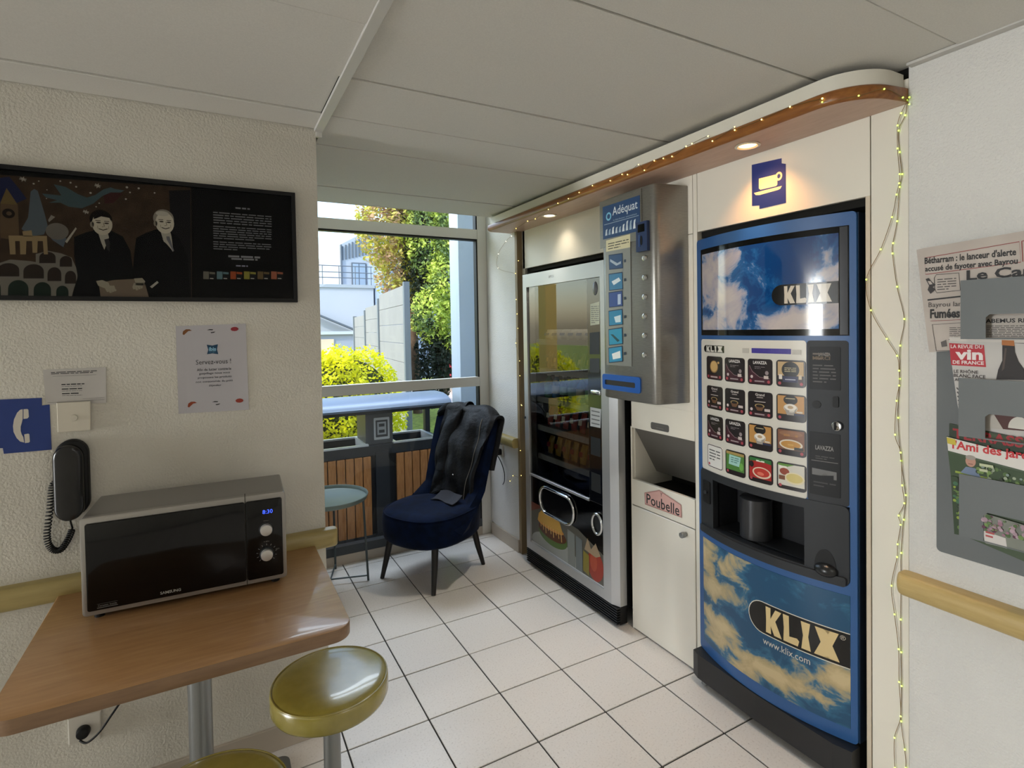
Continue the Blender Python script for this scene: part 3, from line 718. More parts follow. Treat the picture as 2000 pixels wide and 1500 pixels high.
M_SKY2 = cloud_mat('sky_panel', [(.50, '184a6c'), (.60, '2d6484'), (.655, '8c8d7e'), (.72, 'b09d76'), (.88, 'c7b48a')], 9, (1, 1, 1.5), .3,
    [(yy(1.93), .57, .32, .14), (yy(1.95), .44, .22, .14), (yy(1.98), .30, .30, .12), (yy(2.25), .24, .42, .10), (yy(2.10), .24, .3, .12), (yy(2.46), .33, .16, .12)], 4.4)
M_SKY1.node_tree.nodes['Principled BSDF'].inputs['Coat Weight'].default_value = 1
im = obj('screen_picture', kplate(1.904, 2.462, 1.474, 1.782, .001, .0020), M_SKY1, bz, 40)
obj('bezel_strip', kplate(2.466, 2.487, 1.455, 1.80, 0, .004), mat('bezel_silver', '3a3b3e', .25, metal=.6), bz, 40)
def klix_pill(pn, u0, v0, u1, v1, letters, open_right=True, edge=None):
    h = (v1-v0)/2; vc = (v0+v1)/2
    if edge: pn.poly([(u1, v0-.003)]+[(u1, v1+.003)]+[(u0+h+(h+.003)*math.cos(t), vc+(h+.003)*math.sin(t)) for t in [PI/2+PI*k/14 for k in range(15)]], edge)
    pn.poly([(u1, v0)]+[(u1, v1)]+[(u0+h+h*math.cos(t), vc+h*math.sin(t)) for t in [PI/2+PI*k/14 for k in range(15)]], '0e0d0c')
    a = u0+h*1.25; wdt = u1-a-h*.5; g = wdt/4.1; hh = h*.84; y0_, y1_ = vc-hh, vc+hh
    def fat(pts): pn.poly(pts, letters)
    # blobby hand-cut letters K L I X
    x = a; t = g*.30
    fat([(x, y0_), (x+t*1.15, y0_), (x+t, vc-.1*hh), (x+t*1.05, y1_), (x-t*.05, y1_), (x+t*.05, vc)])
    fat([(x+t*.8, vc+.0*hh), (x+g*.62, y1_), (x+g*1.0, y1_*.98+vc*.02), (x+g*.62, vc+.12*hh), (x+g*1.02, y0_), (x+g*.55, y0_), (x+t*.8, vc-.18*hh)])
    x = a+g*1.12
    fat([(x, y0_), (x+t*1.2, y0_), (x+t*1.1, y1_), (x-t*.1, y1_), (x+t*.1, vc)]); fat([(x+t*.8, y0_), (x+g*.84, y0_), (x+g*.92, y0_+.40*hh), (x+g*.80, y0_+.56*hh), (x+t*.8, y0_+.46*hh)])
    x = a+g*2.16
    fat([(x, y0_), (x+t*1.7, y0_), (x+t*1.25, vc), (x+t*1.6, y1_), (x-t*.1, y1_), (x+t*.3, vc)])
    x = a+g*2.86
    fat([(x-.02*g, y0_), (x+g*.46, y0_), (x+g*.60, vc-.3*hh), (x+g*.76, y0_), (x+g*1.24, y0_), (x+g*.90, vc), (x+g*1.20, y1_), (x+g*.76, y1_), (x+g*.60, vc+.32*hh), (x+g*.46, y1_), (x+.02*g, y1_), (x+g*.32, vc)])
p1 = Print(fk, .0024, qk, .03)
a = qk(1508, 582); klix_pill(p1, a[0], 1.557, 2.462, 1.628, 'c9bfae')
p1.build('screen_logo', im, .2)
# selection panel
sp = obj('selection_panel', kplate(1.893, 2.369, .900, 1.436, -.004, .002, .012), mat('panel_white', 'd3cec2', .35), kx, 40)
p2 = Print(fk, .0026, qk, .03)
klix_pill(p2, qk(1376, 683)[0], 1.384, qk(1415, 683)[0], 1.412, 'd3cec2')
p2.poly(rect(qk(1469, 687)[0], 1.389, qk(1546, 687)[0], 1.407), '3b2f8a')
p2.poly(rect(qk(1451, 687)[0], 1.388, qk(1464, 687)[0], 1.406), 'b7b2a8'); p2.poly(rect(qk(1548, 687)[0], 1.388, qk(1566, 687)[0], 1.404), 'b7b2a8')
p2.build('panel_print', sp, .4)
kinds = ['espresso', 'lav', 'lav', 'jar', 'cup', 'cup', 'cup', 'capp', 'lav', 'lav', 'capp', 'soup', 'note', 'mint', 'tomato', 'cream']
def drink_button(r, c, kind):
    u = 1.934+c*.1122; v = 1.276-r*.1183; W = .0975; H = .0925
    name = {'espresso': 'espresso cup button', 'lav': 'dark coffee button', 'jar': 'coffee jar button', 'cup': 'black coffee cup button', 'capp': 'cappuccino button', 'soup': 'brown soup button', 'note': 'white note covering a button', 'mint': 'green tea button', 'tomato': 'tomato soup button', 'cream': 'cream soup button'}[kind]
    b = kplate(u, u+W, v, v+H, .0015, .0045, .011, n=4)
    o = obj('drink_button', b, mat('btn_white' if kind == 'note' else 'btn_dark', 'dedbd4' if kind == 'note' else '1d1517', .3), sp, 40)
    o['label'] = name
    p = Print(fk, .0047, None, .03)
    X = lambda t: u+W*t
    Y = lambda t: v+H*t
    R = lambda a, b_, c_, d, col_: p.poly(rect(X(a), Y(b_), X(c_), Y(d)), col_)
    E = lambda cx, cy, rx, ry, col_: p.poly(disc(X(cx), Y(cy), W*rx, H*ry, 22), col_)
    if kind == 'note':
        p.line([(a_, b2) for a_, b2 in rrect(X(.03), Y(.03), X(.97), Y(.97), .010)], .003, '3a2a2c', closed=True)
        p.scribble(X(.14), Y(.30), X(.84), Y(.82), 4, '4a4a4a', .35, 5, last=.5); E(.14, .14, .06, .06, 'b05058')
    elif kind == 'espresso':
        R(.05, .05, .95, .20, '4a1c22'); E(.5, .56, .26, .27, '8a6a3c'); E(.5, .57, .22, .23, 'c9a468'); E(.78, .74, .06, .05, 'c9a468'); R(.28, .09, .72, .15, 'b9a9a4')
    elif kind == 'lav':
        p.poly([(X(.05), Y(.05)), (X(.95), Y(.05)), (X(.95), Y(.26)), (X(.5), Y(.30)), (X(.15), Y(.62)), (X(.05), Y(.72))], '3f1a26')
        p.text('LAVAZZA', X(.24), Y(.80), X(.80), Y(.92), 'd9d4d0', bold=.03); p.scribble(X(.30), Y(.60), X(.72), Y(.72), 2, '8f8688', .3, r*4+c); p.line([(X(.08), Y(.74)), (X(.2), Y(.5)), (X(.5), Y(.30)), (X(.9), Y(.26))], .0012, 'a08a8e')
        E(.80, .47, .07, .08, '8f8384'); R(.68, .24, .86, .36, 'c3b4ae'); E(.18, .30, .055, .06, 'c9b8b6'); R(.3, .11, .7, .16, '9c8c8c')
    elif kind == 'cup':
        p.text('Grand', X(.32), Y(.84), X(.70), Y(.94), 'c9c2bc', bold=.02); R(.38, .76, .64, .80, '968c88'); R(.28, .60, .74, .63, 'b5a9a2')
        E(.5, .45, .20, .085, '9c8457'); E(.5, .45, .15, .055, '1d120e'); p.poly([(X(.31), Y(.42)), (X(.69), Y(.42)), (X(.6), Y(.27)), (X(.4), Y(.27))], '6b4a32'); E(.5, .45, .15, .05, '1d120e')
        R(.70, .26, .92, .36, 'c3b4ae'); E(.16, .30, .055, .06, 'c9b8b6'); R(.05, .05, .95, .2, '35161d'); R(.3, .10, .7, .15, '9c8c8c')
    elif kind == 'jar':
        R(.06, .42, .94, .94, 'b89a6c'); E(.5, .64, .30, .30, '14110f'); p.scribble(X(.30), Y(.55), X(.70), Y(.74), 3, 'b9ab86', .4, 2, last=1); R(.24, .18, .76, .40, '22254a'); R(.32, .26, .68, .30, 'a8a8b8')
        R(.1, .28, .22, .46, 'd8cfc4'); R(.76, .14, .90, .42, '3a1a1a'); R(.78, .30, .88, .46, 'c9b79a')
    elif kind == 'capp':
        R(.05, .26, .95, .95, 'b9884a'); E(.5, .80, .24, .18, '17120f'); E(.5, .50, .24, .16, 'cdc5b8'); p.poly([(X(.28), Y(.50)), (X(.72), Y(.50)), (X(.62), Y(.24)), (X(.38), Y(.24))], '9d958a'); E(.5, .53, .20, .12, 'e2dace'); E(.5, .53, .10, .06, 'b59a78')
        R(.62, .24, .95, .32, '2a2f49'); R(.70, .34, .9, .40, 'd0c4b0'); R(.34, .84, .66, .87, 'b9ab86')
    elif kind == 'soup':
        R(.05, .22, .95, .95, '7c4f34'); E(.5, .82, .40, .10, '8e6242'); R(.26, .72, .74, .80, 'a4713c'); E(.5, .42, .40, .19, 'd6cbb8'); E(.5, .42, .34, .14, 'b98434'); R(.40, .38, .60, .44, 'c99a4a'); R(.62, .24, .92, .34, '20231f')
    elif kind == 'mint':
        R(.05, .20, .95, .95, '4f7f3a'); R(.05, .84, .95, .95, 'a48c52'); p.poly([(X(.18), Y(.42)), (X(.72), Y(.40)), (X(.80), Y(.80)), (X(.22), Y(.82))], '9fc9c0'); p.scribble(X(.30), Y(.50), X(.70), Y(.76), 3, '3e6f68', .35, 8, last=.8); E(.82, .42, .10, .16, '6ba34c')
    elif kind == 'tomato':
        R(.05, .16, .95, .95, 'a32420'); p.poly([(X(.05), Y(.95)), (X(.95), Y(.95)), (X(.95), Y(.78)), (X(.5), Y(.86)), (X(.05), Y(.80))], '2e6b34'); R(.34, .82, .68, .88, 'd9dcc9'); E(.56, .40, .38, .22, 'd8c4ac'); E(.56, .41, .32, .17, 'b8362a'); E(.52, .36, .14, .07, 'd9705a'); E(.14, .68, .10, .12, '1a1214')
    elif kind == 'cream':
        R(.05, .14, .95, .95, 'cfcabd'); p.poly([(X(.05), Y(.95)), (X(.62), Y(.95)), (X(.35), Y(.84)), (X(.05), Y(.88))], '5d8a34'); R(.10, .76, .36, .86, 'e6e2d4'); E(.28, .66, .17, .13, '8f3f28'); E(.62, .45, .34, .22, 'ded2ae'); E(.62, .46, .28, .17, 'cdbb74'); R(.08, .34, .3, .50, '7a4a30')
    if kind != 'note':
        E(.13, .13, .055, .06, 'a5434c')
        if kind in ('lav', 'cup', 'espresso', 'soup', 'jar'): E(.87, .13, .055, .06, 'a5434c')
    p.build('button_print', o, .35)
for r in range(4):
    for c in range(4): drink_button(r, c, kinds[r*4+c])
# payment column
pc_ = obj('payment_column', kplate(2.371, 2.487, .900, 1.436, -.004, .002, .010), M_DGREY, kx, 40)
def kp(x0, y0, x1, y1): (a, b), (c, d) = qk(x0, y0), qk(x1, y1); return a, d, c, b
def kcard(name, x0, y0, x1, y1, m=None, r=.004):
    a, d, c, b = kp(x0, y0, x1, y1); return obj(name, kplate(a, c, d, b, .001, .0035, r, n=4), m or mat('card_black', '0a0a0b', .45, spec=.25), pc_, 40), (a, d, c, b)
o1, (a, d, c, b) = kcard('price_card', 1582, 677, 1643, 763)
p3 = Print(fk, .0038, qk, .03)
p3.text('LAVAZZA', a+.027, b-.030, c-.027, b-.019, '8f8b86', bold=.02)
p3.scribble(a+.010, d+.095, c-.03, d+.125, 2, '6f655c', .35, 3); p3.scribble(a+.010, d+.02, c-.012, d+.085, 6, '5c5855', .35, 9)
p3.text('MERCI', a+.010, d+.098, a+.060, d+.110, '6b5a45', bold=.03)
p3.build('card_print', o1)
o2, (a, d, c, b) = kcard('note_card', 1582, 842, 1643, 974)
p3 = Print(fk, .0038, qk, .03)
p3.text('LAVAZZA', a+.018, b-.058, c-.018, b-.043, '8f8b86', bold=.02); p3.scribble(a+.018, b-.090, c-.016, b-.076, 2, '4f4c4a', .35, 3)
p3.line([(a+.006, b-.095), (c-.006, b-.095)], .0015, '8a8580')
p3.scribble(a+.012, d+.025, c-.012, d+.048, 2, '3c3a39', .35, 6)
p3.poly([(a+.008, d+.066), (a+.034, d+.066), (a+.034, d+.076), (c-.018, d+.072), (c-.018, d+.058), (c-.010, d+.058), (c-.010, d+.084), (a+.008, d+.088)], '6d6c6b')
p3.build('card_print', o2)
l = qk(1637, 832); lk = obj('lock', B().cyl(fk(*l, .001), fk(*l, .012), .016, None, 24, bev=.003), M_CHROME, kx, 40)
obj('lock_slot', B().obox(fk(l[0]-.003, l[1], .0125), (.0006, 0, 0), (0, .0025, 0), (0, 0, .013)), M_BLACK, lk, 0)
l = qk(1634, 785); obj('key_slot', B().prism(rrect(l[0]-.008, l[1]-.018, l[0]+.008, l[1]+.018, .005), fk, 0, .006), M_BLACK, kx, 40)
l = qk(1596, 790); obj('sensor', B().prism(disc(l[0], l[1], .013, .013), fk, 0, .004), M_BLACK, kx, 40)
# serving niche
nh = obj('niche_housing', kplate(1.884, 2.489, .642, .902, -.03, .006, .02, holes=[rect(1.970, .676, 2.362, .872)]), M_DGREY, kx, 40)
nb = B(); X0, X1 = 1.085, 1.20
nb.box(X1, -2.362, .676, X1+.01, -1.970, .872).box(X0, -2.366, .672, X1, -2.362, .876).box(X0, -1.970, .672, X1, -1.966, .876).box(X0, -2.366, .666, X1, -1.966, .676).box(X0, -2.366, .872, X1, -1.966, .880)
obj('niche_lining', nb, mat('niche_dark', '26272a', .4), nh, 0)
obj('cup_station', B().lathe([(.058, 0), (.058, .15), (.052, .155), (0, .155)], (1.125, -2.115, .678), 32), mat('cup_grey', '3a3a3c', .3, metal=.3), kx, 40)
obj('lip', kplate(1.890, 2.484, .642, .672, .002, .016, .008), M_DGREY, kx, 40)
kh = kp(1376, 935, 1390, 985); hdl = obj('lever', kplate(kh[0], kh[2], kh[1], kh[3], .004, .010, .006, n=3), M_BLACK, kx, 40)
obj('lever_knob', B().cyl(fk((kh[0]+kh[2])/2, (kh[1]+kh[3])/2, .008), fk((kh[0]+kh[2])/2, (kh[1]+kh[3])/2, .018), .006, .008, 14), M_DGREY, hdl)
l = qk(1614, 1100)
cr = obj('coin_return', B().prism([(l[0]+.031*math.cos(t), l[1]-.014+.062*math.sin(t)) for t in [PI*k/14 for k in range(15)]], fk, .004, .0075), M_BLACK, kx, 40)
obj('coin_bowl', B().sphere(fk(l[0], l[1]-.020, .004), .037, (.75, 1, .62), 24, 14), mat('bowl_black', '17181a', .3), kx, 50)
# lower picture
lp_ = obj('sky_picture_panel', kplate(1.893, 2.489, .178, .612, 0, .0016), M_SKY2, kx, 40)
p4 = Print(fk, .002, qk, .03)
a = qk(1464, 1190); klix_pill(p4, a[0], .376, 2.489, .487, 'd9c08c', edge='d8d2c2')
p4.text('www.klix.com', qk(1491, 1240)[0], .338, qk(1583, 1270)[0], .362, 'cfcac0')
p4.text('®', 2.462, .462, 2.478, .478, 'b8b0a0')
p4.build('panel_logo', lp_, .3)
# cup sign on the panel above
sg = tag(empty('cup_sign', (1.098, -2.195, 1.915)), 'blue pictogram sign of a cup and saucer above the coffee machine', 'sign')
pj = pr(XR-.002); g = FR(XR)
sgp = [(1468, 322), (1526, 309), (1526, 319), (1534, 320), (1534.5, 396), (1483, 408), (1483, 401), (1468.5, 402)]
obj('plate', B().prism([pj(*t) for t in sgp], g, 0, .0015), mat('sign_blue', '24357f', .4), sg, 0)
p5 = Print(g, .0017, pj)
CUPC = 'efd9b4'
p5.poly([(1482, 349), (1518, 340), (1518, 361), (1515, 363.5), (1485, 370.5), (1482, 368)], CUPC, True)
uc, vc = p5.px(1521, 344); p5.poly(disc(uc, vc, .0135, .0155, 24), CUPC, holes=[disc(uc, vc, .0065, .008, 18)])
p5.poly([(1472.5, 377), (1527, 363), (1524, 368.5), (1519, 371), (1483, 381), (1476, 381)], CUPC, True)
p5.build('cup_print', sg, .5)

# ================================================================== LEFT WALL
fl_ = FL(YL); ql = pl(YL)
# framed poster
PX0, PX1, PZ0, PZ1 = -1.42, -.419, 1.600, 1.990
pic = thing('framed_poster', (-.92, YL, 1.60), 'wide black framed poster with two suited men and a collage of arches', 'picture')
obj('backing', B().box(PX0+.01, YL-.010, PZ0+.01, PX1-.01, YL-.0005, PZ1-.01), mat('poster_black', '0a0b0d', .85, spec=.15), pic, 0)
fr_ = .013
obj('frame', B().prism(rect(PX0, PZ0, PX1, PZ1), fl_, 0, .022, holes=[rect(PX0+fr_, PZ0+fr_, PX1-fr_, PZ1-fr_)]), mat('frame_black', '060608', .5, spec=.3), pic, 0)
pg = Print(FL(YL-.010), .0004, pl(YL-.0105), dw=.00002)
K = True
brown = noisy('poster_brown', [(.3, '33281f'), (.7, '453629')], 30, .85, spec=.15)
pg.at(0)
pg.poly([(-20, 340), (373, 366), (375, 582), (-20, 583)], brown, K)
pg.at(1)
pg.poly([(330, 372), (372, 371), (374, 580), (340, 580)], '171619', K)
pg.poly([(200, 372), (240, 378), (222, 396), (205, 398)], '3c2020', K)
pg.poly([(-20, 350), (18, 345), (40, 372), (52, 388), (25, 400), (-20, 396)], '222748', K)
pg.at(2)
# tower, obelisk and bird
pg.poly([(1, 465), (1, 395), (13, 367), (35, 400), (38, 470)], '5d4b38', K); pg.at(4); pg.poly([(1, 398), (13, 368), (34, 400)], '6b5a38', K)
pg.at(3)
pg.poly([(-20, 400), (0, 400), (2, 470), (-20, 470)], '4c3d33', K)
pg.at(4)
c = pg.px(17, 417); pg.poly(disc(*c, .014), '1d1512'); pg.at(5); pg.poly(disc(c[0]+.001, c[1], .006), '5a4a3a')
pg.at(2)
pg.poly([(60, 374), (67, 369), (74, 373), (88, 420), (93, 440), (86, 458), (60, 462), (42, 447), (55, 425)], '566068', K)
pg.at(3)
pg.poly([(82, 378), (100, 380), (120, 382), (105, 360), (128, 365), (152, 379), (170, 386), (186, 381), (202, 370), (216, 366), (224, 369), (243, 372), (236, 376), (216, 376), (200, 383), (182, 398), (160, 407), (135, 404), (118, 396), (95, 396), (112, 391), (90, 386)], '43555a', K)
pg.at(4)
# plate, fork, knife
pg.at(5); c = pg.px(112, 452); pg.poly(disc(*c, .027, .025), '6e6962'); pg.at(4); pg.poly([(95, 460), (130, 465), (124, 483), (104, 470)], '56606a', K); pg.poly([(127, 472), (148, 444), (150, 447), (131, 475)], 'a9a294', K); pg.poly([(94, 430), (100, 420), (108, 424), (96, 434)], '8a8379', K)
pg.at(3)
# bridges of arches
pg.poly([(70, 496), (95, 490), (120, 495), (140, 503), (152, 530), (145, 545), (70, 520)], '7b766d', K)
pg.at(4)
pg.poly([(-20, 520), (20, 507), (60, 510), (110, 520), (152, 528), (150, 560), (-20, 552)], '7b766d', K)
pg.at(5)
pg.poly([(-20, 542), (30, 540), (90, 548), (146, 558), (140, 581), (-20, 581)], '7b766d', K)
def arch(x0, x1, y0, y1, colr):
    cx = (x0+x1)/2; pts = [(x0, y1)]+[(cx-(x1-x0)/2*math.cos(t), y0+(y1-y0)*.5*(1-math.sin(t))) for t in [PI*k/10 for k in range(11)]]+[(x1, y1)]; pg.poly(pts, colr, K)
pg.at(6)
for A in ((77, 109, 492, 514), (117, 141, 500, 521), (-4, 38, 514, 540), (46, 86, 516, 544), (93, 120, 522, 549), (127, 149, 529, 554)): arch(*A, '2e2621')
for A in ((-18, 2, 548, 580), (16, 56, 547, 581), (66, 100, 551, 581), (110, 134, 558, 581)): arch(*A, '1b2a23')
pg.at(7)
pg.poly([(17, 460), (92, 461), (94, 497), (86, 497), (84, 471), (74, 471), (73, 494), (64, 494), (63, 471), (52, 471), (51, 497), (40, 497), (39, 471), (30, 471), (31, 497), (20, 497)], '94805f', K)
pg.poly([(44, 452), (62, 450), (64, 462), (46, 462)], '94805f', K)
pg.at(5)
rnd = random.Random(3)
for x, y, r_ in ((45, 350, .009), (191, 363, .009), (168, 414, .008)):
    c = pg.px(x, y); pg.poly([(c[0]+r_*(1 if k % 2 == 0 else .4)*math.cos(k*PI/6+.2), c[1]+r_*(1 if k % 2 == 0 else .4)*math.sin(k*PI/6+.2)) for k in range(12)], 'a8a195')
for x, y in ((76, 354), (66, 359), (118, 354), (138, 357), (149, 365), (92, 371), (91, 388), (177, 377), (194, 397), (188, 404), (248, 366), (254, 376), (271, 368), (302, 377), (246, 389)):
    pg.poly(disc(*pg.px(x, y), rnd.uniform(.0015, .0035), None, 8), 'a8a195')
# the two men: suits, shirts, ties, faces, hair, hands on a chair back
def man(dx, dy, face, sc=1):
    f = lambda pts: [(dx+x*sc, dy+y*sc) for x, y in pts]
    return f
pg.at(6)
suit = '0b0c0f'
pg.poly([(145, 463), (168, 454), (192, 448), (200, 452), (216, 450), (240, 462), (255, 490), (262, 540), (250, 560), (285, 581), (140, 581), (152, 540), (145, 500)], suit, K)
pg.poly([(266, 465), (285, 455), (305, 448), (330, 450), (350, 465), (366, 500), (372, 581), (290, 581), (276, 555), (258, 545), (262, 500)], suit, K)
pg.at(7)
for (fx, fy, kx_) in ((200, 438, 0), (322, 436, 1)):
    c = pg.px(fx, fy); skin = 'bdb5a4' if not kx_ else 'cac3b3'
    E_ = lambda ox, oy, rx, ry, cl: pg.poly(disc(c[0]+ox, c[1]+oy, rx, ry, 24), cl)
    pg.at(7); pg.poly([(fx-9, fy+14), (fx+10, fy+14), (fx+13, fy+26), (fx+(4 if not kx_ else 16), fy+50), (fx-2, fy+36)], 'a9a498', K)        # shirt
    pg.at(8); E_(-.003, .014, .0285, .0300, '17110f' if not kx_ else '8d877c')               # hair
    pg.at(9); E_(0, 0, .0255, .0340, skin)                                                  # face
    E_(-.0255, -.003, .005, .009, '8f8778'); 
    pg.at(10)
    if kx_: E_(-.006, .030, .018, .008, 'b9b4a8')
    else: pg.poly([(fx-17, fy-10), (fx-15, fy-20), (fx-4, fy-24), (fx+10, fy-22), (fx+17, fy-13), (fx+18, fy-4), (fx+14, fy-12), (fx-2, fy-15), (fx-12, fy-11)], '120d0c', K)
    dk = '3a342d'; pg.at(11)
    E_(-.009, .004, .0060, .0022, dk); E_(.011, .003, .0060, .0022, dk)           # eyes
    pg.line([(c[0]-.017, c[1]+.010), (c[0]-.004, c[1]+.010)], .002, '4a433a'); pg.line([(c[0]+.005, c[1]+.009), (c[0]+.018, c[1]+.009)], .002, '4a433a')
    pg.line([(c[0]+.003, c[1]+.004), (c[0]+.0055, c[1]-.007), (c[0]-.001, c[1]-.0085)], .0016, '6d6455')
    pg.line([(c[0]-.009, c[1]-.015), (c[0]+.002, c[1]-.0185), (c[0]+.013, c[1]-.014)], .0026, dk)
    pg.line([(c[0]-.012, c[1]-.006), (c[0]-.011, c[1]-.016)], .001, '7a7061'); pg.line([(c[0]+.016, c[1]-.005), (c[0]+.016, c[1]-.015)], .001, '7a7061')
pg.at(9)
pg.poly([(204, 468), (212, 466), (215, 474), (214, 492), (210, 488), (206, 476)], '2c2b2d', K)
pg.poly([(325, 462), (331, 462), (340, 490), (337, 492), (326, 470)], '6a6a70', K)
pg.at(10)
pg.poly([(322, 462), (327, 470), (339, 492), (318, 468)], 'a9a498', K)
pg.at(7)
pg.poly([(193, 553), (222, 547), (262, 545), (284, 556), (291, 581), (197, 581)], '77695a', K)
pg.at(8)
for hx, hy, sg_ in ((208, 557, 1), (272, 552, -1)):
    pg.poly([(hx-20*sg_, hy-8), (hx-8*sg_, hy-10), (hx+4*sg_, hy-5), (hx+8*sg_, hy+4), (hx-4*sg_, hy+6), (hx-16*sg_, hy+1)] if sg_ > 0 else [(hx-10, hy-8), (hx+6, hy-9), (hx+12, hy-2), (hx+8, hy+6), (hx-6, hy+5)], '9c9584', K)
    pg.at(9)
    for k in range(4):
        bx = hx-2+k*5*sg_ if sg_ > 0 else hx-8+k*5
        pg.line([(bx, hy+1), (bx+3*sg_, hy+9), (bx+6*sg_ if sg_ > 0 else bx-1, hy+15-2*abs(k-1))], .0062, '9c9584', K)
pg.at(9)
pg.poly([(293, 560), (307, 549), (310, 552), (297, 563)], 'a9a498', K)
pg.at(2)
# text half
pg.poly([(375.5, 371), (378, 371), (380, 580), (377.5, 580)], '050506', K)
for ya, yb, rows, last, sd in ((418, 437, 5, 1, 1), (444, 467, 6, .7, 2), (473, 488, 4, .4, 3)): pg.scribble(417, yb, 530, ya+3, rows, '7f8084', .38, sd, K, last)
pg.scribble(460, 408.5, 488, 406, 1, '8a8b8f', .6, 4, K, 1); pg.scribble(446, 503.5, 508, 500, 1, '8a8b8f', .6, 5, K, 1); pg.scribble(452, 508, 503, 505, 1, '8a8b8f', .6, 6, K, 1); pg.scribble(461, 521, 484, 518, 1, '9a9bb0', .6, 7, K, 1)
pg.at(3)
for k, cc in enumerate(('6d6a5f', '5f7d85', 'a5502d', '8f8a3c', '6b5a3d', 'a5634a')):
    x = 397+k*26.5
    pg.at(2); pg.poly([(x, 530), (x+11, 530.5), (x+11, 545.5), (x, 545)], cc, K); pg.poly([(x+11, 530.5), (x+24, 531), (x+24, 546), (x+11, 545.5)], '1a1a1c', K)
    pg.at(3); pg.poly([(x+12, 531), (x+23, 532), (x+23, 536), (x+12, 535)], cc, K); pg.poly([(x+13, 543), (x+20, 543.4), (x+20, 545), (x+13, 544.6)], 'b9b6ae', K)
pg.build('artwork', pic, .85, 'poster', spec=.15)
obj('pane', B().grid(lambda u, v: fl_(PX0+fr_+(PX1-PX0-2*fr_)*u, PZ0+fr_+(PZ1-PZ0-2*fr_)*v, .0155), 1, 1), glass('picture_glass', (.97, .97, .97), 1.22), pic, 0)

# A4 notice
def paper(name, corners, label, cat, draw, m=M_PAPER, curl=.003):
    uv = [ql(*c_) for c_ in corners]                     # tl, tr, br, bl
    def fn(u, v):
        a = Vector(uv[3]).lerp(Vector(uv[2]), u); b = Vector(uv[0]).lerp(Vector(uv[1]), u); p = a.lerp(b, v)
        return fl_(p.x, p.y, .0012+curl*(abs(u-.5)*2)**4*(1-v)*.5)
    t = tag(empty(name, fl_((uv[3][0]+uv[2][0])/2, min(uv[2][1], uv[3][1]), 0)), label, cat)
    obj('sheet', B().thick(fn, 8, 8, .0004), m, t, 0)
    def map_(u, v, w=0): p = fn(min(max(u, 0), 1), min(max(v, 0), 1)); return p+Vector((0, -w, 0))
    p_ = Print(map_, .0006); draw(p_); p_.build('print', t, .7); return t
def d_notice(p):
    ink = '26262b'
    for v in (.93, .10):
        o = 0 if v > .5 else .035
        p.poly([(.09+o, v-.025), (.10+o, v+.01), (.14+o, v+.03), (.19+o, v+.028), (.22+o, v+.012), (.17+o, v+.008), (.13+o, v-.02), (.11+o, v-.035)], '7a4a1c' if v > .5 else '8a3a18')
        p.poly([(.43+o, v+.012), (.47+o, v+.022), (.52+o, v+.018), (.51+o, v+.008)], '1d1a1a'); p.poly([(.48+o, v-.015), (.55+o, v-.008), (.53+o, v-.022), (.49+o, v-.026)], '2d2a2a')
        p.poly(disc(.83+o, v+.012, .058, .024), '8e2530' if v > .5 else '9a3a2c')
    p.poly([(.42, .665), (.44, .715), (.42, .775), (.50, .762), (.58, .775), (.565, .715), (.58, .660), (.50, .672)], '14405c'); p.text('ibis', .45, .70, .55, .745, '8fc0d8', bold=.03); p.text('budget', .455, .682, .545, .695, '6fa6c2')
    p.text('Servez-vous !', .26, .55, .76, .605, ink, bold=-.004)
    for k, (s_, a, b) in enumerate((('Afin de lutter contre le', .27, .76), ('gaspillage nous vous', .30, .74), ('proposons les produits', .28, .76), ('non consommés du petit', .25, .78), ('déjeuner', .43, .61))):
        p.text(s_, a, .475-k*.047, b, .505-k*.047, ink)
paper('notice_sheet', [(343, 637), (480, 632), (486, 800), (349, 808)], 'white A4 notice with pastry drawings and blue logo below the poster', 'notice', d_notice, mat('notice_paper', 'b9b6ba', .75))
def d_phone(p):
    ink = '2a2a2c'
    p.scribble(.12, .85, .86, .93, 2, ink, .5, 1, last=.9); p.line([(.14, .80), (.84, .80)], .006, '4a4a4a')
    for k in range(3): p.scribble(.27, .54-k*.13, .64-.04*k, .575-k*.13, 1, ink, .8, 4+k, last=1); p.scribble(.27, .49-k*.13, .60, .51-k*.13, 1, '6a6a6a', .6, 8+k, last=1)
    p.line([(.03, .05), (.97, .10)], .012, '8a8784'); p.line([(.6, .14), (.97, .155)], .008, '8a8784')
paper('notice_card', [(84, 722), (207, 717), (208, 787), (90, 790)], 'small white card of printed lines above the wall phone', 'notice', d_phone, mat('card_paper', 'bdb9b4', .75))
# blank plate
t = thing('wall_plate', fl_(-1.066, 1.20, 0), 'square white blank plate with round knock-out below the white card', 'wall plate')
obj('plate', B().prism([ql(112, 786), ql(178, 783), ql(178.5, 839), ql(114, 844)], fl_, 0, .012, bev=.002), mat('plate_cream', 'cfc8b8', .4), t, 0)
c = ql(146, 815); obj('knockout', B().cyl(fl_(*c, .011), fl_(*c, .0145), .010, .009, 24), mat('plate_cream', 'cfc8b8', .4), t)
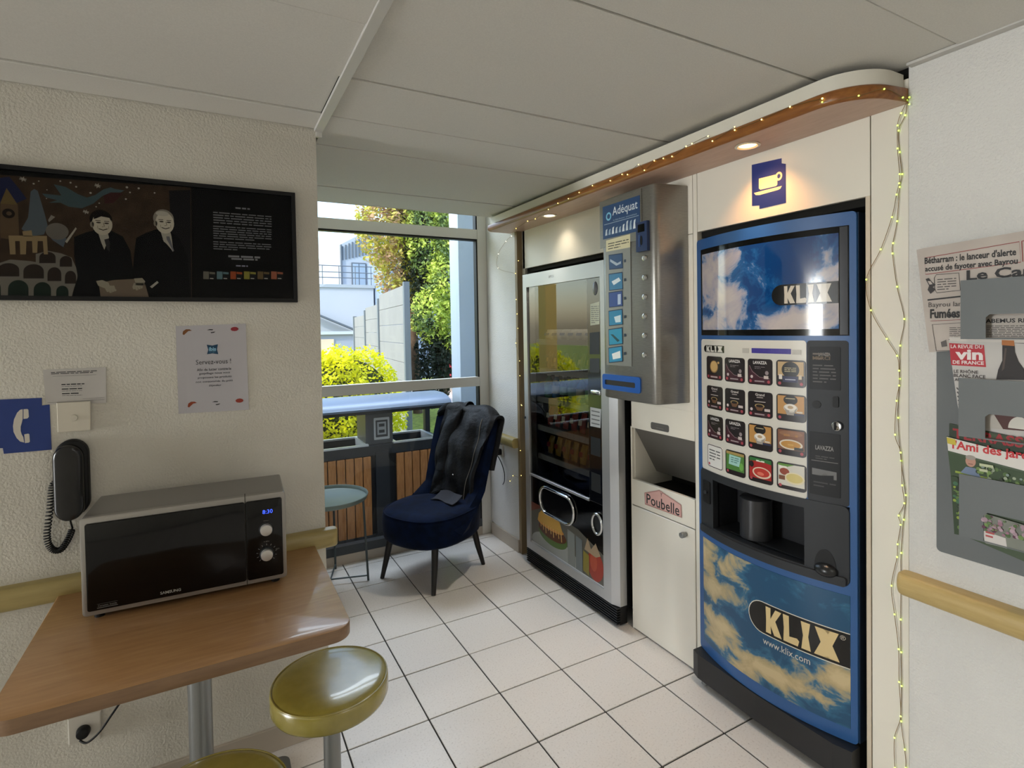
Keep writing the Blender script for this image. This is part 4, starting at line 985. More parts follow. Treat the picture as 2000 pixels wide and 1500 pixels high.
# phone pictogram
t = thing('phone_sign', fl_(-1.18, 1.15, 0), 'blue pictogram sign of a telephone handset at the left edge', 'sign')
sgp = [(-40, 782), (82, 777), (82, 792), (97, 790), (101, 878), (8, 886), (6, 875), (-40, 877)]
obj('plate', B().prism([ql(*z) for z in sgp], fl_, .0002, .0025), mat('sign_navy', '13337a', .4), t, 0)
pp = Print(FL(YL-.0025), .0006, ql)
W_ = 'cbc4b8'
pp.poly([(45, 799), (45, 818), (43, 826), (41, 833), (41, 841), (43, 848), (46, 853), (48, 864), (40, 862), (33, 855), (27, 843), (26, 832), (28, 819), (34, 806), (40, 800)], W_, K)
pp.poly([(46.5, 799), (54, 798.5), (56, 800), (57, 814), (54, 817), (46.5, 818)], W_, K)
pp.poly([(48, 848), (56, 846.5), (58, 848), (59, 862), (57, 864), (49.5, 865)], W_, K)
pp.build('handset_print', t)

# wall phone with coiled cord
ph = thing('wall_phone', fl_(-1.076, .94, 0), 'black wall phone handset with coiled cord left of the microwave', 'telephone')
a0, a1 = ql(140, 857), ql(142, 1008)
cx = (a0[0]+a1[0])/2
def pill(cx, z0, z1, hw, n=14):
    r = hw; return [(cx+r*math.cos(t), z0+r*1.1+r*1.1*math.sin(t)) for t in [PI+PI*k/n for k in range(n+1)]]+[(cx+r*math.cos(t), z1-r*1.1+r*1.1*math.sin(t)) for t in [PI*k/n for k in range(n+1)]]
obj('cradle', B().prism(pill(cx+.004, a1[1]+.004, a0[1], .041), fl_, 0, .026, bev=.006), M_BLACK, ph, 50)
hs = B().prism(pill(cx-.002, a1[1]-.002, a0[1]-.012, .037), fl_, .024, .056, bev=.012)
for v in hs.bm.verts:
    k = (v.co.z-a1[1])/(a0[1]-a1[1]); v.co.y += .012*(1-(2*k-1)**2) if v.co.y < YL-.04 else 0
obj('handset', hs, mat('handset_black', '0c0c0d', .22), ph, 50)
c = ql(132, 897); obj('message_lamp', B().sphere(fl_(c[0], c[1], .046), .003), mat('lamp_pale', 'b9c2a0', .3), ph)
path = [ql(*z) for z in ((114, 938), (106, 945), (103, 965), (101, 990), (97, 1020), (95, 1045), (100, 1063), (110, 1071), (122, 1069), (132, 1056), (140, 1040), (144, 1027))]
def smooth_path(pts, n=160):
    out = []; m = len(pts)-1
    for i in range(n+1):
        t = i/n*m; k = min(int(t), m-1); f = t-k
        p0 = Vector(pts[max(k-1, 0)]); p1 = Vector(pts[k]); p2 = Vector(pts[k+1]); p3 = Vector(pts[min(k+2, m)])
        out.append(.5*((2*p1)+(p2-p0)*f+(2*p0-5*p1+4*p2-p3)*f*f+(3*p1-p0-3*p2+p3)*f**3))
    return out
sp_ = smooth_path([(p[0], p[1], 0) for p in path], 620); coil = []
for i, p in enumerate(sp_):
    t = (sp_[min(i+1, 620)]-sp_[max(i-1, 0)]).normalized(); nrm = Vector((-t.y, t.x, 0)); a = i/620*2*PI*46; r = .0075 if 30 < i < 600 else .001
    qq = p+nrm*r*math.cos(a); coil.append(fl_(qq.x, qq.y, .018+r*math.sin(a)))
obj('coiled_cord', B().tube(coil, .0021, 6), M_BLACK, ph, 60)
e_ = ql(141, 1008); obj('cord_lead', B().tube([fl_(*ql(144, 1027), .018), fl_(*ql(142, 1018), .022), fl_(*e_, .03)], .0025, 6), M_BLACK, ph, 60)

# socket and plug
so = thing('wall_socket', fl_(-1.067, .23, 0), 'white double wall socket under the table', 'socket')
obj('plate', B().prism([ql(133, 1402), ql(198, 1386), ql(198, 1440), ql(135, 1452)], fl_, 0, .010, bev=.003), mat('socket_white', 'cbc6bb', .4), so, 0)
pg2 = thing('electrical_plug', fl_(-1.06, .26, 0), 'black plug and cord hanging from the socket below the table', 'cord')
c = ql(165, 1422); obj('plug', B().cyl(fl_(*c, .0105), fl_(*c, .034), .019, .016, 24, bev=.004), M_BLACK, pg2, 40)
cp = [fl_(*ql(160, 1434), .03), fl_(*ql(176, 1432), .045), fl_(*ql(200, 1410), .05), fl_(*ql(222, 1380), .045), fl_(*ql(240, 1357), .035), fl_(*ql(262, 1330), .03)]
cp = smooth_path(cp, 30); obj('cord', B().tube(cp+[Vector((-.915, YL-.03, .60)), Vector((-.915, YL-.03, .68))], .0032, 8), M_BLACK, pg2, 60)

# ================================================================== TABLE, MICROWAVE, STOOLS
tb = thing('laminate_table', (-.75, -1.80, 0), 'brown wood laminate table against the left wall with a grey pole leg', 'table')
TX0, TX1, TY0, TY1, TZ = -1.112, -.385, -2.052, -1.436, .722
out = [(TX0, TY1), (TX0, TY0+.05)]+[(TX0+.05+.05*math.cos(t), TY0+.05+.05*math.sin(t)) for t in [PI+PI/2*k/8 for k in range(9)]]+[(TX1-.05+.05*math.cos(t), TY0+.05+.05*math.sin(t)) for t in [-PI/2+PI/2*k/8 for k in range(9)]]+[(TX1, TY1)]
tt = B().prism(out, flat, TZ-.034, TZ); 
bmesh.ops.bevel(tt.bm, geom=[e for e in tt.bm.edges if abs(e.verts[0].co.z-e.verts[1].co.z) < 1e-6], offset=.003, segments=2, affect='EDGES', profile=.5)
tt.bm.normal_update()
for f in tt.bm.faces:
    if abs(f.normal.z) < .6: f.material_index = 1
obj('table_top', tt, [M_TABLE, M_EDGE], tb, 40)
obj('leg', B().cyl((-.750, -1.62, .010), (-.750, -1.62, TZ-.034), .032, None, 32), M_PIPE, tb)
obj('foot_plate', B().prism(rrect(-1.0, -1.665, -.492, -1.45, .03), flat, .0005, .011), mat('foot_grey', '6a6c6b', .4, metal=.5), tb, 0)
mw = thing('microwave', (-.76, -1.53, TZ), 'silver and black microwave oven standing on the wooden table', 'microwave')
ML, MR = Vector((-1.012, -1.668)), Vector((-.508, -1.690)); ux = (MR-ML).normalized(); uy = Vector((-ux.y, ux.x)); MWD = (MR-ML).length; MZ0, MZ1 = .737, 1.004
def fm(u, v, w=0): p = ML+ux*u-uy*w; return Vector((p.x, p.y, MZ0+v))
H_ = MZ1-MZ0; DEP = .225
obj('housing', B().prism([(0, .004), (MWD, .004), (MWD, H_-.004), (MWD-.004, H_), (.004, H_), (0, H_-.004)], lambda u, v, w: fm(u, v, w), -DEP, -.018), mat('mw_silver', '8a8783', .38, metal=.5), mw, 40)
obj('front_frame', B().prism(rrect(-.002, 0, MWD+.002, H_, .010), fm, -.02, 0, bev=.003), mat('mw_front', '9a9690', .35, metal=.5), mw, 40)
dr = obj('door', B().prism(rrect(.010, .014, .394, H_-.016, .006), fm, 0, .006, bev=.002), M_BLACKGLOSS, mw, 40)
cp_ = obj('control_panel', B().prism(rrect(.397, .014, MWD-.008, H_-.016, .006), fm, 0, .006, bev=.002), M_BLACKGLOSS, mw, 40)
obj('door_gap', B().prism(rect(.3945, .0, .3965, H_+.0006), fm, -.03, .0008), M_DARK, mw, 0)
pd = Print(fm, .0066)
pd.text('SAMSUNG', .176, .024, .226, .032, '9a9894', bold=.02)
pd.poly(rect(.032, .020, .078, .022), '5c5a57'); pd.text('Ceramic Inside', .034, .024, .076, .029, '77746f'); pd.line([(.032, .0315), (.078, .0315)], .001, '4a4846')
pd.build('door_print', dr, .4)
pq = Print(fm, .0066)
pq.text('8:30', .442, .208, .470, .220, mat('display_blue', '3550d8', .5, emit='3a58ff', es=2.2))
for k in range(11):
    a = math.radians(225-27*k); pq.line([(.451+.024*math.cos(a), .088+.024*math.sin(a)), (.451+.029*math.cos(a), .088+.029*math.sin(a))], .0012, '8a8784')
pq.text('800', .476, .094, .486, .098, '77746f'); pq.line([(.444, .187), (.458, .187)], .001, '77746f'); pq.text('+30s', .443, .122, .459, .126, '66635f')
pq.build('panel_print', cp_, .4)
for v in (.161, .085):
    kb = obj('knob', B().cyl(fm(.451, v, .006), fm(.451, v, .022), .0175, .0165, 28, bev=.002), mat('knob_silver', 'c3bfba', .3, metal=.5), mw, 40)
    obj('knob_ring', B().tube([fm(.451+.0195*math.cos(2*PI*k/28), v+.0195*math.sin(2*PI*k/28), .0066) for k in range(28)], .0012, 6, True), M_DGREY, mw)
for u, w_ in ((.03, -.03), (MWD-.03, -.03), (.03, -DEP+.03), (MWD-.03, -DEP+.03)): obj('foot', B().cyl(fm(u, TZ-MZ0, w_), fm(u, .006, w_), .012, None, 14), M_BLACK, mw)
def stool(x, y, z, r, label):
    t = thing('bar_stool', (x, y, 0), label, 'stool', 'olive round stools at the table')
    th = .066
    prof = [(0, 0), (r*.5, .002), (r*.85, .0005), (r-.012, -.003), (r-.004, -.0065), (r-.0015, -.011), (r, -.016), (r, -th+.014), (r-.004, -th+.005), (r-.014, -th), (0, -th)]
    st = obj('seat', B().lathe(prof, (x, y, z), 72), M_STOOL, t, 50)
    obj('piping', B().tube([(x+(r-.0035)*math.cos(2*PI*k/72), y+(r-.0035)*math.sin(2*PI*k/72), z-.0062) for k in range(72)], .0022, 8, True), M_STOOL, st, 60)
    obj('pole', B().cyl((x, y, .02), (x, y, z-th+.002), .024, None, 28), M_PIPE, t)
    obj('base', B().lathe([(0, .022), (.03, .022), (.06, .016), (.17, .010), (.185, .006), (.185, .0005), (0, .0005)], (x, y, 0), 48), mat('stool_base', '8b8d8d', .3, metal=.7), t, 40)
stool(-.4135, -1.859, .490, .1635, 'olive round stool with a shiny seat nearest the window')
stool(-.723, -2.175, .490, .1635, 'olive round stool cut off at the bottom edge of the photo')

# ================================================================== CHAIR WITH COAT
CC = Vector((.475, -.318, 0)); cb = Vector((.883, .469, 0)); cr_ = Vector((.469, -.883, 0))
def cl(x, y, z): return CC+cr_*x+cb*y+Vector((0, 0, z))
ch = thing('slipper_chair', (CC.x, CC.y, 0), 'navy velvet slipper chair with black wooden legs in front of the window', 'chair')
def seat_ring(k, z, sx=1.0):
    out = []
    for i in range(40):
        a = 2*PI*i/40; ex = abs(math.cos(a))**.8*math.copysign(1, math.cos(a)); ey = abs(math.sin(a))**.8*math.copysign(1, math.sin(a))
        out.append(cl(.272*k*ex*sx, -.01+.292*k*ey, z))
    return out
sb = B(); rings = []
for k, z in ((.0, .432), (.45, .431), (.75, .426), (.90, .418), (.965, .405), (.995, .38), (1.0, .345), (.99, .30), (.97, .262), (.92, .245), (.0, .243)):
    rings.append([sb.bm.verts.new(p) for p in seat_ring(k, z)] if k > 0 else [sb.bm.verts.new(cl(0, -.01, z))])
for A, C_ in zip(rings, rings[1:]):
    for k in range(40):
        k2 = (k+1) % 40
        if len(A) == 1: sb.bm.faces.new((A[0], C_[k], C_[k2]))
        elif len(C_) == 1: sb.bm.faces.new((A[k], C_[0], A[k2]))
        else: sb.bm.faces.new((A[k], C_[k], C_[k2], A[k2]))
bmesh.ops.recalc_face_normals(sb.bm, faces=sb.bm.faces)
seat = obj('seat', sb, M_NAVY, ch, 60)
obj('seat_piping', B().tube(seat_ring(.962, .4085), .004, 8, True), M_NAVY, seat, 60)
def back_pt(t, s):
    lo = max(0, 1-s/.27)**1.5; Wd = .225+.02*s+.062*lo; curl = .25*lo+.065
    y = .205+.20*s-curl*abs(t)**2.2; z = .345+.600*s-.05*abs(t)**3*s
    if s < .5: z -= .02*abs(t)**2*(1-s*2)
    return (Wd*t, y, z)
def back_fn(u, v):
    # arms: the wings sweep down to the seat sides
    t = 2*u-1; s = v
    x, y, z = back_pt(t, s)
    return cl(x, y, z)
wing = back_fn
obj('backrest', B().thick(wing, 36, 22, lambda u, v: .035+.045*min(1, 4*(1-v)+.15)*min(1, 8*min(u, 1-u)+.35)), M_NAVY, ch, 60)
for sx, y, dx, dy in ((-1, -.185, -.030, -.055), (1, -.185, .030, -.055), (-1, .17, -.028, .065), (1, .17, .028, .065)):
    x = sx*.175
    obj('leg', B().tube([cl(x, y, .262), cl(x+dx*.5, y+dy*.45, .13), cl(x+dx, y+dy, 0.0)], [.021, .018, .0125], 12), M_DWOOD, ch, 50)

# coat hung over the backrest
ct = thing('coat', tuple(cl(.05, .3, .43)), 'black quilted coat draped over the backrest of the navy chair', 'coat')
def coat_fn(u, v):
    cl1 = lambda t: max(-1.0, min(1.0, t))
    dr = max(0, (v-.34)/.66)
    t = (-.62+.05*dr)+(1.72-.42*dr)*u
    over = max(0, abs(t)-1)
    if v < .22: x, y, z = back_pt(cl1(t), .45+.55*v/.22); d = -.060
    elif v < .34:
        a = (v-.22)/.12*PI; x, y, z = back_pt(cl1(t), 1.0); d = -.060*math.cos(a); z += .036*math.sin(a)
    else:
        x, y, z = back_pt(cl1(t), max(.12, 1-dr*.9)); d = .062+.055*math.sin(PI*dr**.8)*(.35+.65*math.sin(PI*min(1, u*1.1)))
    x += over*math.copysign(.24, t)*(1-.3*dr); y += over*.10
    w_ = min(1, max(0, (v-.26)*5))
    f = .009*math.sin(10*u+3.5*v+1.2*math.sin(4*v))+.006*math.sin(19*u-9*v+1)+.0055*math.sin(30*v+5*u+2*math.sin(6*u))
    d += f*w_+.006
    z += .012*math.sin(9*u+1)*math.sin(PI*min(1, max(0, (v-.15)/.35)))
    return cl(x+.012*math.sin(11*v+3*u)*dr, y-d, z+.05*dr**3*(math.sin(5*u)-.3))
bodyc = obj('body', B().thick(coat_fn, 72, 84, .020), M_COAT, ct, 70)
def sleeve_fn(u, v):
    a = 2*PI*u; x, y, z = back_pt(-.30-.10*math.sin(2*v), 1-.62*v)
    r = .062-.012*v
    return cl(x+r*math.cos(a)+.012*math.sin(6*v), y-.078-.018*math.sin(PI*v)+.030*math.sin(a)-.004*math.sin(15*v+a), z+.010*math.sin(a+9*v)+.02*(1-v))
obj('sleeve', B().grid(sleeve_fn, 24, 50), M_COAT, ct, 70)
def collar(u, v):
    a = 2*PI*v; t = -.92+.85*u; x, y, z = back_pt(t, 1.0)
    r = .036+.010*math.sin(7*u)
    return cl(x, y+.005-r*1.25*math.cos(a), z+.012+r*.95*math.sin(a)+.010*math.sin(9*u))
obj('collar', B().grid(collar, 24, 14), M_COAT, ct, 70)
zp = [coat_fn(.80+.05*math.sin(3*v), .36+.60*v)+(-cb)*.014 for v in [k/24 for k in range(25)]]
obj('zip_edge', B().tube(zp, .0022, 6), mat('zip_pale', '6b675e', .5), ct, 60)
obj('lining', B().thick(lambda u, v: cl(-.03+.19*u, .11-.10*v+.02*math.sin(5*u), .4385+.030*(1-v)**2+.003*math.sin(9*u)), 14, 8, .004), mat('lining_grey', '1f202a', .8), ct, 60)
bp = coat_fn(.55, .80)+(-cb)*.014; obj('snap_button', B().sphere(bp, .006, (1, 1, 1), 12, 8), M_CHROME, ct)

# ================================================================== ROUND SIDE TABLE
SX, SY, SZ = -.118, -.172, .528
stb = thing('side_table', (SX, SY, 0), 'small round grey tray table half hidden behind the left wall', 'table')
obj('tray', B().lathe([(0, 0), (.205, 0), (.214, .004), (.221, .022), (.224, .024), (.226, .021), (.218, -.002), (.208, -.006), (0, -.006)], (SX, SY, SZ-.022), 64), M_TABLEGREEN, stb, 40)
for k in range(4):
    a = math.radians(-16+88*k); p0 = Vector((SX+.215*math.cos(a), SY+.215*math.sin(a), 0)); p1 = Vector((SX+.195*math.cos(a), SY+.195*math.sin(a), SZ-.026))
    if p0.y > YW-.02: p0.y = YW-.02; p1.y = min(p1.y, YW-.02)
    obj('leg', B().tube([p0, p1], .0065, 10), mat('leg_grey', '4a5456', .4, metal=.3), stb)
    obj('base_bar', B().tube([(SX, SY, .03), (p0.x, p0.y, .03)], .005, 8), mat('leg_grey', '4a5456', .4, metal=.3), stb)

# fairy-light power adapter on the short rail wall
ad = thing('power_adapter', (1.045, -.10, .60), 'black plug adapter with a dangling cable behind the chair', 'adapter')
obj('socket_plate', B().box(1.054, -.145, .60, 1.0645, -.060, .685, .003), mat('socket_white', 'cbc6bb', .4), ad, 0)
obj('body', B().box(1.015, -.135, .612, 1.054, -.075, .655, .006), M_BLACK, ad)
obj('cable', B().tube(smooth_path([(1.02, -.13, .615), (1.03, -.17, .57), (1.045, -.185, .50), (1.05, -.175, .44), (1.05, -.15, .41)], 24), .003, 8), M_BLACK, ad, 60)

# ================================================================== MAGAZINE RACK
rk = thing('magazine_rack', (1.08, -2.94, .85), 'grey metal wall rack with three pockets of newspapers and magazines', 'magazine rack')
qa = pr(1.088)
obj('back_plate', B().prism(rrect(2.727, .845, 3.155, 1.62, .012), FR(XR), .0005, .010), M_GREY, rk, 0)
XP = 1.022
for name, (xl, yt, yb_), (xc, yc_) in (('a', (1876, 548, 660), (1925, 614)), ('b', (1872, 738, 850), (1924, 808)), ('c', (1873, 925, 1045), (1921, 1000))):
    f_ = pr(XP); a, t_ = f_(xl, yt); _, b2 = f_(xl+6, yb_); ac, tc = f_(xc, yc_)
    ur = 3.155-(a-2.727)-.01
    hole = [(ac, b2), (ac, tc-.008), (ac+.008, tc), (ur-(ac-a)-.008, tc), (ur-(ac-a), tc-.008), (ur-(ac-a), b2)]
    pts = [(a, b2)]+[hole[0]]+hole[1:]+[(ur, b2), (ur, t_), (a, t_)]
    obj('pocket_front', B().prism(pts, FR(XP), -.0015, 0), M_GREY, rk, 0)
    obj('pocket_floor', B().box(XP, -ur, b2-.003, 1.09, -a, b2), M_GREY, rk, 0)
def mag(name, X, pts, th, label, cat, paper_, draw, ur=3.10):
    f_ = pr(X); uv = [f_(*p) if p[0] > 20 else (p[0]-10, p[1]) for p in pts]
    mu = sum(u for u, v in uv)/len(uv); t = thing(name, (X, -mu, min(v for u, v in uv)), label, cat, None)
    obj('pages', B().prism(uv, FR(X), -th, 0), paper_, t, 0)
    p_ = Print(FR(X), .0005, f_); draw(p_); p_.build('cover_print', t, .55)
NEWS = noisy('newsprint', [(.3, 'b8ada4'), (.7, 'c3b9b0')], 9, .85)
def d_news(p):
    ink = '1d1a19'; red = '8a2f2a'
    p.line([(1806, 504), (1991, 472), (1994, 512), (1808, 536)], .0018, red, K, True)
    a, b = p.px(1808, 520), p.px(1986, 492)
    p.textl("Bétharram : le lanceur d'alerte", 1806, 503, 516, 1985, ink, .03)
    p.textl("accusé de fayoter avec Bayrou", 1807, 520, 534, 1988, ink, .03)
    p.line([(1996, 471), (2030, 465)], .0018, red, K); p.line([(1996, 471), (1998, 511)], .0018, red, K)
    p.line([(1829, 536.5), (1873, 533), (1876, 567), (1830, 572), (1826, 565), (1825, 543)], .0016, '2e2928', K, True)
    p.scribble(1831, 568, 1868, 541, 5, '4a4442', .35, 3, K); 
    p.poly([(1808, 545), (1814, 543), (1822, 552), (1828, 556), (1822, 561), (1828, 565), (1818, 574), (1812, 566), (1815, 558)], '2e2928', K)
    p.poly([(1812, 549), (1818, 549), (1822, 555), (1816, 556)], 'b8ada4', K)
    p.textl('Le Canard', 1888, 528, 548, 2085, ink, .03, u1=p.px(1888, 548)[0]+.20)
    p.line([(1812, 586), (1885, 578)], .004, ink, K)
    p.textl('Bayrou lance', 1814, 591, 603, 1894, '3a3432', -.002); p.textl('Fumées', 1817, 604, 622, 1875, ink, .035)
    p.line([(1818, 627), (1885, 624)], .0012, red, K)
    p.line([(1821, 634), (1885, 630), (1888, 684), (1829, 685)], .0014, '3f3a38', K, True)
    p.scribble(1855, 660, 1884, 638, 6, '5a5452', .35, 5, K); p.poly([(1838, 668), (1848, 664), (1850, 676), (1840, 678)], '5d5754', K)
    p.poly([(1926, 616), (2040, 616), (2040, 662), (1926, 660)], 'b0a79e', K)
    p.textl('HABEMUS RÉFÉRENDUM', 1916, 621, 631, 2072, ink, .03, u1=p.px(1918, 632)[0]+.17); p.scribble(1927, 658, 2040, 634, 7, '55504d', .45, 6, K, 1)
mag('newspaper', 1.052, [(1790, 488), (1802, 485), (2000, 451), (13.13, 1.755), (13.13, 1.415), (1885, 683), (1815, 688), (1812, 670), (1800, 570)], .012, 'folded newspaper with bold headlines in the top pocket of the rack', 'newspaper', NEWS, d_news)
def d_vin(p):
    p.poly([(1854, 670), (1922, 674), (1926, 717), (1858, 713)], 'b5222f', K)
    p.textl('LA REVUE DU', 1857, 673, 680, 1919, 'e3d6d2', .02); p.textl('vin', 1866, 682, 702, 1920, 'e9dedb', .04); p.textl('DE FRANCE', 1861, 703.5, 710.5, 1922, 'e3d6d2', .03)
    p.textl('LE RHÔNE', 1863, 720, 728, 1911, '3a2f2c', .02); p.textl('BLANC FACE', 1863, 729.5, 736, 1925, '3a2f2c', .02)
    p.textl('AU', 1865, 738, 744, 1876, '3a2f2c', .02)
    p.line([(1853, 663), (2030, 672)], .0016, '4a4441', K); p.poly([(1855, 658), (2040, 662), (2040, 671), (1855, 666)], 'cfc8c0', K)
    p.poly([(1958, 672), (1982, 673), (1983, 688), (1990, 706), (2006, 728), (2006, 742), (1946, 741), (1950, 722), (1958, 704)], '1c120f', K)
    p.poly([(1957, 664), (1981, 665), (1982, 676), (1957, 674)], 'b36b2b', K); p.poly([(1963, 680), (1967, 680), (1962, 720), (1957, 725)], '4a3a33', K)
    for k in range(9): y = 757+k*8; p.line([(1869+k*.9, y), (1872.5+k*.9, y+4)], .003, '4a4441', K)
    p.poly([(1921, 808), (1945, 810), (1962, 838), (1921, 836)], 'b9b2a8', K); p.poly([(1942, 809), (2040, 812), (2040, 845), (1960, 838)], '4a2018', K)
    c = p.px(1992, 838); p.poly([(u, v) for u, v in disc(c[0], c[1], .022, .030, 20, 0, 180)], 'd6d2c8')
mag('wine_magazine', 1.047, [(1853, 660), (2000, 668), (13.09, 1.44), (13.09, 1.165), (1883, 850), (1870, 790), (1858, 705)], .008, 'wine magazine with red title box and dark bottle in the middle pocket', 'magazine', mat('mag_paper', 'c2bdb7', .5), d_vin)
def d_ter(p):
    p.poly([(1854, 829), (2040, 868), (2040, 900), (1854, 858)], '25351f', K); p.poly([(1900, 838), (2040, 868), (2040, 880), (1900, 850)], '3d4a2c', K)
    f = p.px; (a, b), (c, d) = f(1859, 850), f(2030, 880)
    p.textl('TERRASSES', 1861, 836, 856, 2000, 'a3262c', .03, u1=p.px(2000, 880)[0]+.035)
rnd2 = random.Random(11)
mag('terrace_magazine', 1.040, [(1854, 827), (2000, 857), (13.07, 1.19), (13.07, 1.06), (1872, 960), (1858, 870)], .006, 'dark green gardening magazine with red title behind the front one in the bottom pocket', 'magazine', mat('mag_green', '2c3b25', .5), d_ter)
def d_gar(p):
    p.poly([(1849, 853), (2040, 902), (2040, 930), (1852, 880)], 'd8d3cc', K)
    a, b = p.px(1862, 877); p.textl("l'Ami des jardins", 1860, 859, 881, 2000, 'c22a2e', .03, u1=p.px(2000, 900)[0]+.04)
    p.poly([(1849, 854), (1866, 858), (1868, 870), (1851, 866)], 'c9b53a', K)
    p.poly([(1852, 884), (2040, 934), (2040, 960), (1858, 925)], '35492a', K); p.poly([(1866, 919), (1936, 934), (1936, 938), (1866, 923)], '8fa23a', K)
    c = p.px(1896, 904); p.poly([(c[0]-.022, c[1]-.030), (c[0]-.010, c[1]-.012), (c[0]+.010, c[1]-.012), (c[0]+.022, c[1]-.034)], '6f7f9a')
    p.poly(disc(c[0], c[1]+.004, .011, .0145), 'b98a76'); p.poly(disc(c[0], c[1]+.014, .011, .006), '9a9288'); p.line([(c[0]-.005, c[1]-.003), (c[0]+.005, c[1]-.003)], .0015, '6b3f36')
    for k in range(60):
        x = rnd2.uniform(1910, 2030); y = 905+(x-1910)*.27+rnd2.uniform(0, 26); u, v = p.px(x, y); p.poly(disc(u, v, rnd2.uniform(.002, .006), None, 7), rnd2.choice(('4f6a35', '6f8a46', '7f8f86', '24301c', '9aa58a')))
    p.scribble(1915, 922, 1942, 906, 2, 'b9bf9a', .5, 2, K)
    p.poly([(1859, 928), (1873, 932), (1886, 1046), (1866, 1042)], '2c3f22', K)
    for k in range(26):
        y = rnd2.uniform(932, 1035); u, v = p.px(1862+(y-928)*.1+rnd2.uniform(0, 10), y); p.poly(disc(u, v, rnd2.uniform(.002, .006), None, 7), rnd2.choice(('5d7a35', '8fa23a', '1d2a18', '3d6a4a')))
    p.poly([(1921, 1000), (2040, 1035), (2040, 1085), (1928, 1060)], '7c7f74', K)
    p.poly([(1923, 1035), (1967, 1050), (1970, 1070), (1926, 1058)], 'cfc9c4', K); p.scribble(1928, 1048, 1952, 1040, 2, 'b04a4a', .5, 3, K)
    for k in range(70):
        x = rnd2.uniform(1923, 2030); y = 1003+(x-1923)*.3+rnd2.uniform(0, 30); u, v = p.px(x, y); p.poly(disc(u, v, rnd2.uniform(.002, .006), None, 7), rnd2.choice(('6d8a4a', '9a6f7f', 'a58a94', '4f6a3a', 'b59aa5', '5a2f44')))
mag('garden_magazine', 1.032, [(1848, 852), (2000, 893), (13.06, 1.13), (13.06, .88), (1884, 1047), (1866, 1041), (1857, 930)], .006, 'garden magazine with red title and a smiling man in the bottom pocket', 'magazine', mat('mag_garden', '3a4c2e', .45), d_gar)

# ================================================================== FAIRY LIGHTS
fy = thing('fairy_lights', (1.0, -1.6, 2.1), 'string of tiny yellow-green fairy lights along the shelf and down both sides', 'string lights')
fo_ = OFF['fairy_lights']
led_bm = bmesh.new(); bmesh.ops.create_icosphere(led_bm, subdivisions=2, radius=.0026); 
LEDM = {}
for nm, c1, es in (('warm', 'ffe27a', 4), ('green', 'c8ff4a', 1.8), ('white', 'fff6dc', 3)):
    me = bpy.data.meshes.new('led_'+nm); led_bm.to_mesh(me); me.materials.append(mat('led_'+nm, 'fff0c0', .3, emit=c1, es=es)); sharp(me, 60); LEDM[nm] = me
led_bm.free()
def led(p, nm):
    o = bpy.data.objects.new('led_bulb', LEDM[nm]); col.objects.link(o); o.parent = fy; o.location = Vector(p)-fo_
M_WIRE = mat('copper_wire', '8a7046', .35, metal=.7)
def strand(pts, nm, leds=True, wob=.0):
    rnd = random.Random(len(pts))
    pts = [Vector(p) for p in pts]; path = smooth_path(pts, len(pts)*6)
    obj('wire', B().tube(path, .0009, 5), M_WIRE, fy, 60)
    if leds:
        for p in pts: led(p, nm)
z1_ = lambda x, y: (900+.3*x, 100+.3*y)
z2_ = lambda x, y: (1300+.3*x, 100+.3*y)
sh_px = [z1_(*t) for t in ((632, 990), (700, 960), (770, 920), (857, 875), (973, 843), (1050, 802), (1085, 803), (1157, 738), (1195, 775), (1260, 713), (1318, 698), (1375, 685), (1467, 620), (1505, 602), (1610, 553), (1638, 585))]+[z2_(*t) for t in ((450, 493), (450, 513), (625, 445), (810, 362), (1020, 308))]
shp = [P(x, y, 0, .889) for x, y in sh_px]
shp = [Vector((p.x, p.y, min(max(p.z, 2.126), 2.172))) for p in shp]
strand([P(*z1_(360, 1155), 2, 2.1245), P(*z1_(435, 1107), 2, 2.1245), P(*z1_(485, 1092), 2, 2.1245), P(*z1_(570, 1030), 0, .889)]+shp, 'warm')
cn = [Vector((.893+.15-.153*math.cos(a), -2.652+.15-.153*math.sin(a), z)) for a, z in ((.15, 2.14), (.75, 2.135), (1.2, 2.150))]+[Vector((1.06, -2.657, 2.135)), Vector((1.088, -2.660, 2.120))]
strand([shp[-1]]+cn, 'green')
S1 = ((1776, 190), (1760, 221), (1753, 245), (1753, 290), (1757, 340), (1756, 358), (1751, 380), (1742, 424), (1720, 487), (1692, 546), (1701, 606), (1732, 662), (1752, 695), (1756, 724), (1756, 753), (1751, 783), (1748, 849), (1759, 884), (1762, 948), (1766, 983), (1755, 1007), (1759, 1025), (1753, 1063), (1752, 1088), (1741, 1144), (1747, 1200), (1755, 1268), (1756, 1332), (1759, 1399), (1747, 1441), (1748, 1500), (1756, 1560))
S2 = ((1772, 196), (1768, 225), (1755, 255), (1757, 297), (1762, 340), (1757, 365), (1752, 432), (1744, 475), (1743, 495), (1752, 560), (1766, 623), (1758, 675), (1757, 740), (1754, 816), (1760, 900), (1769, 967), (1765, 1015), (1760, 1080), (1760, 1144), (1759, 1210), (1760, 1274), (1761, 1340), (1760, 1409), (1767, 1464), (1769, 1500), (1762, 1560))
strand([P(x, y, 0, 1.092) for x, y in S1], 'green'); strand([P(x, y, 0, 1.095) for x, y in S2], 'green')
z3_ = lambda x, y: (940+.26667*x, 400+.26667*y)
z4_ = lambda x, y: (940+x/4.6875, 780+y/4.6875)
S3 = [z3_(*t) for t in ((255, 175), (272, 410), (250, 503), (255, 693), (262, 800), (268, 905), (253, 1013), (280, 1143), (283, 1252), (293, 1465))]+[z4_(370, 55), z4_(358, 468), z4_(365, 697), z4_(290, 700), z4_(262, 748)]
strand([P(x, y, 0, 1.056) for x, y in S3], 'warm')
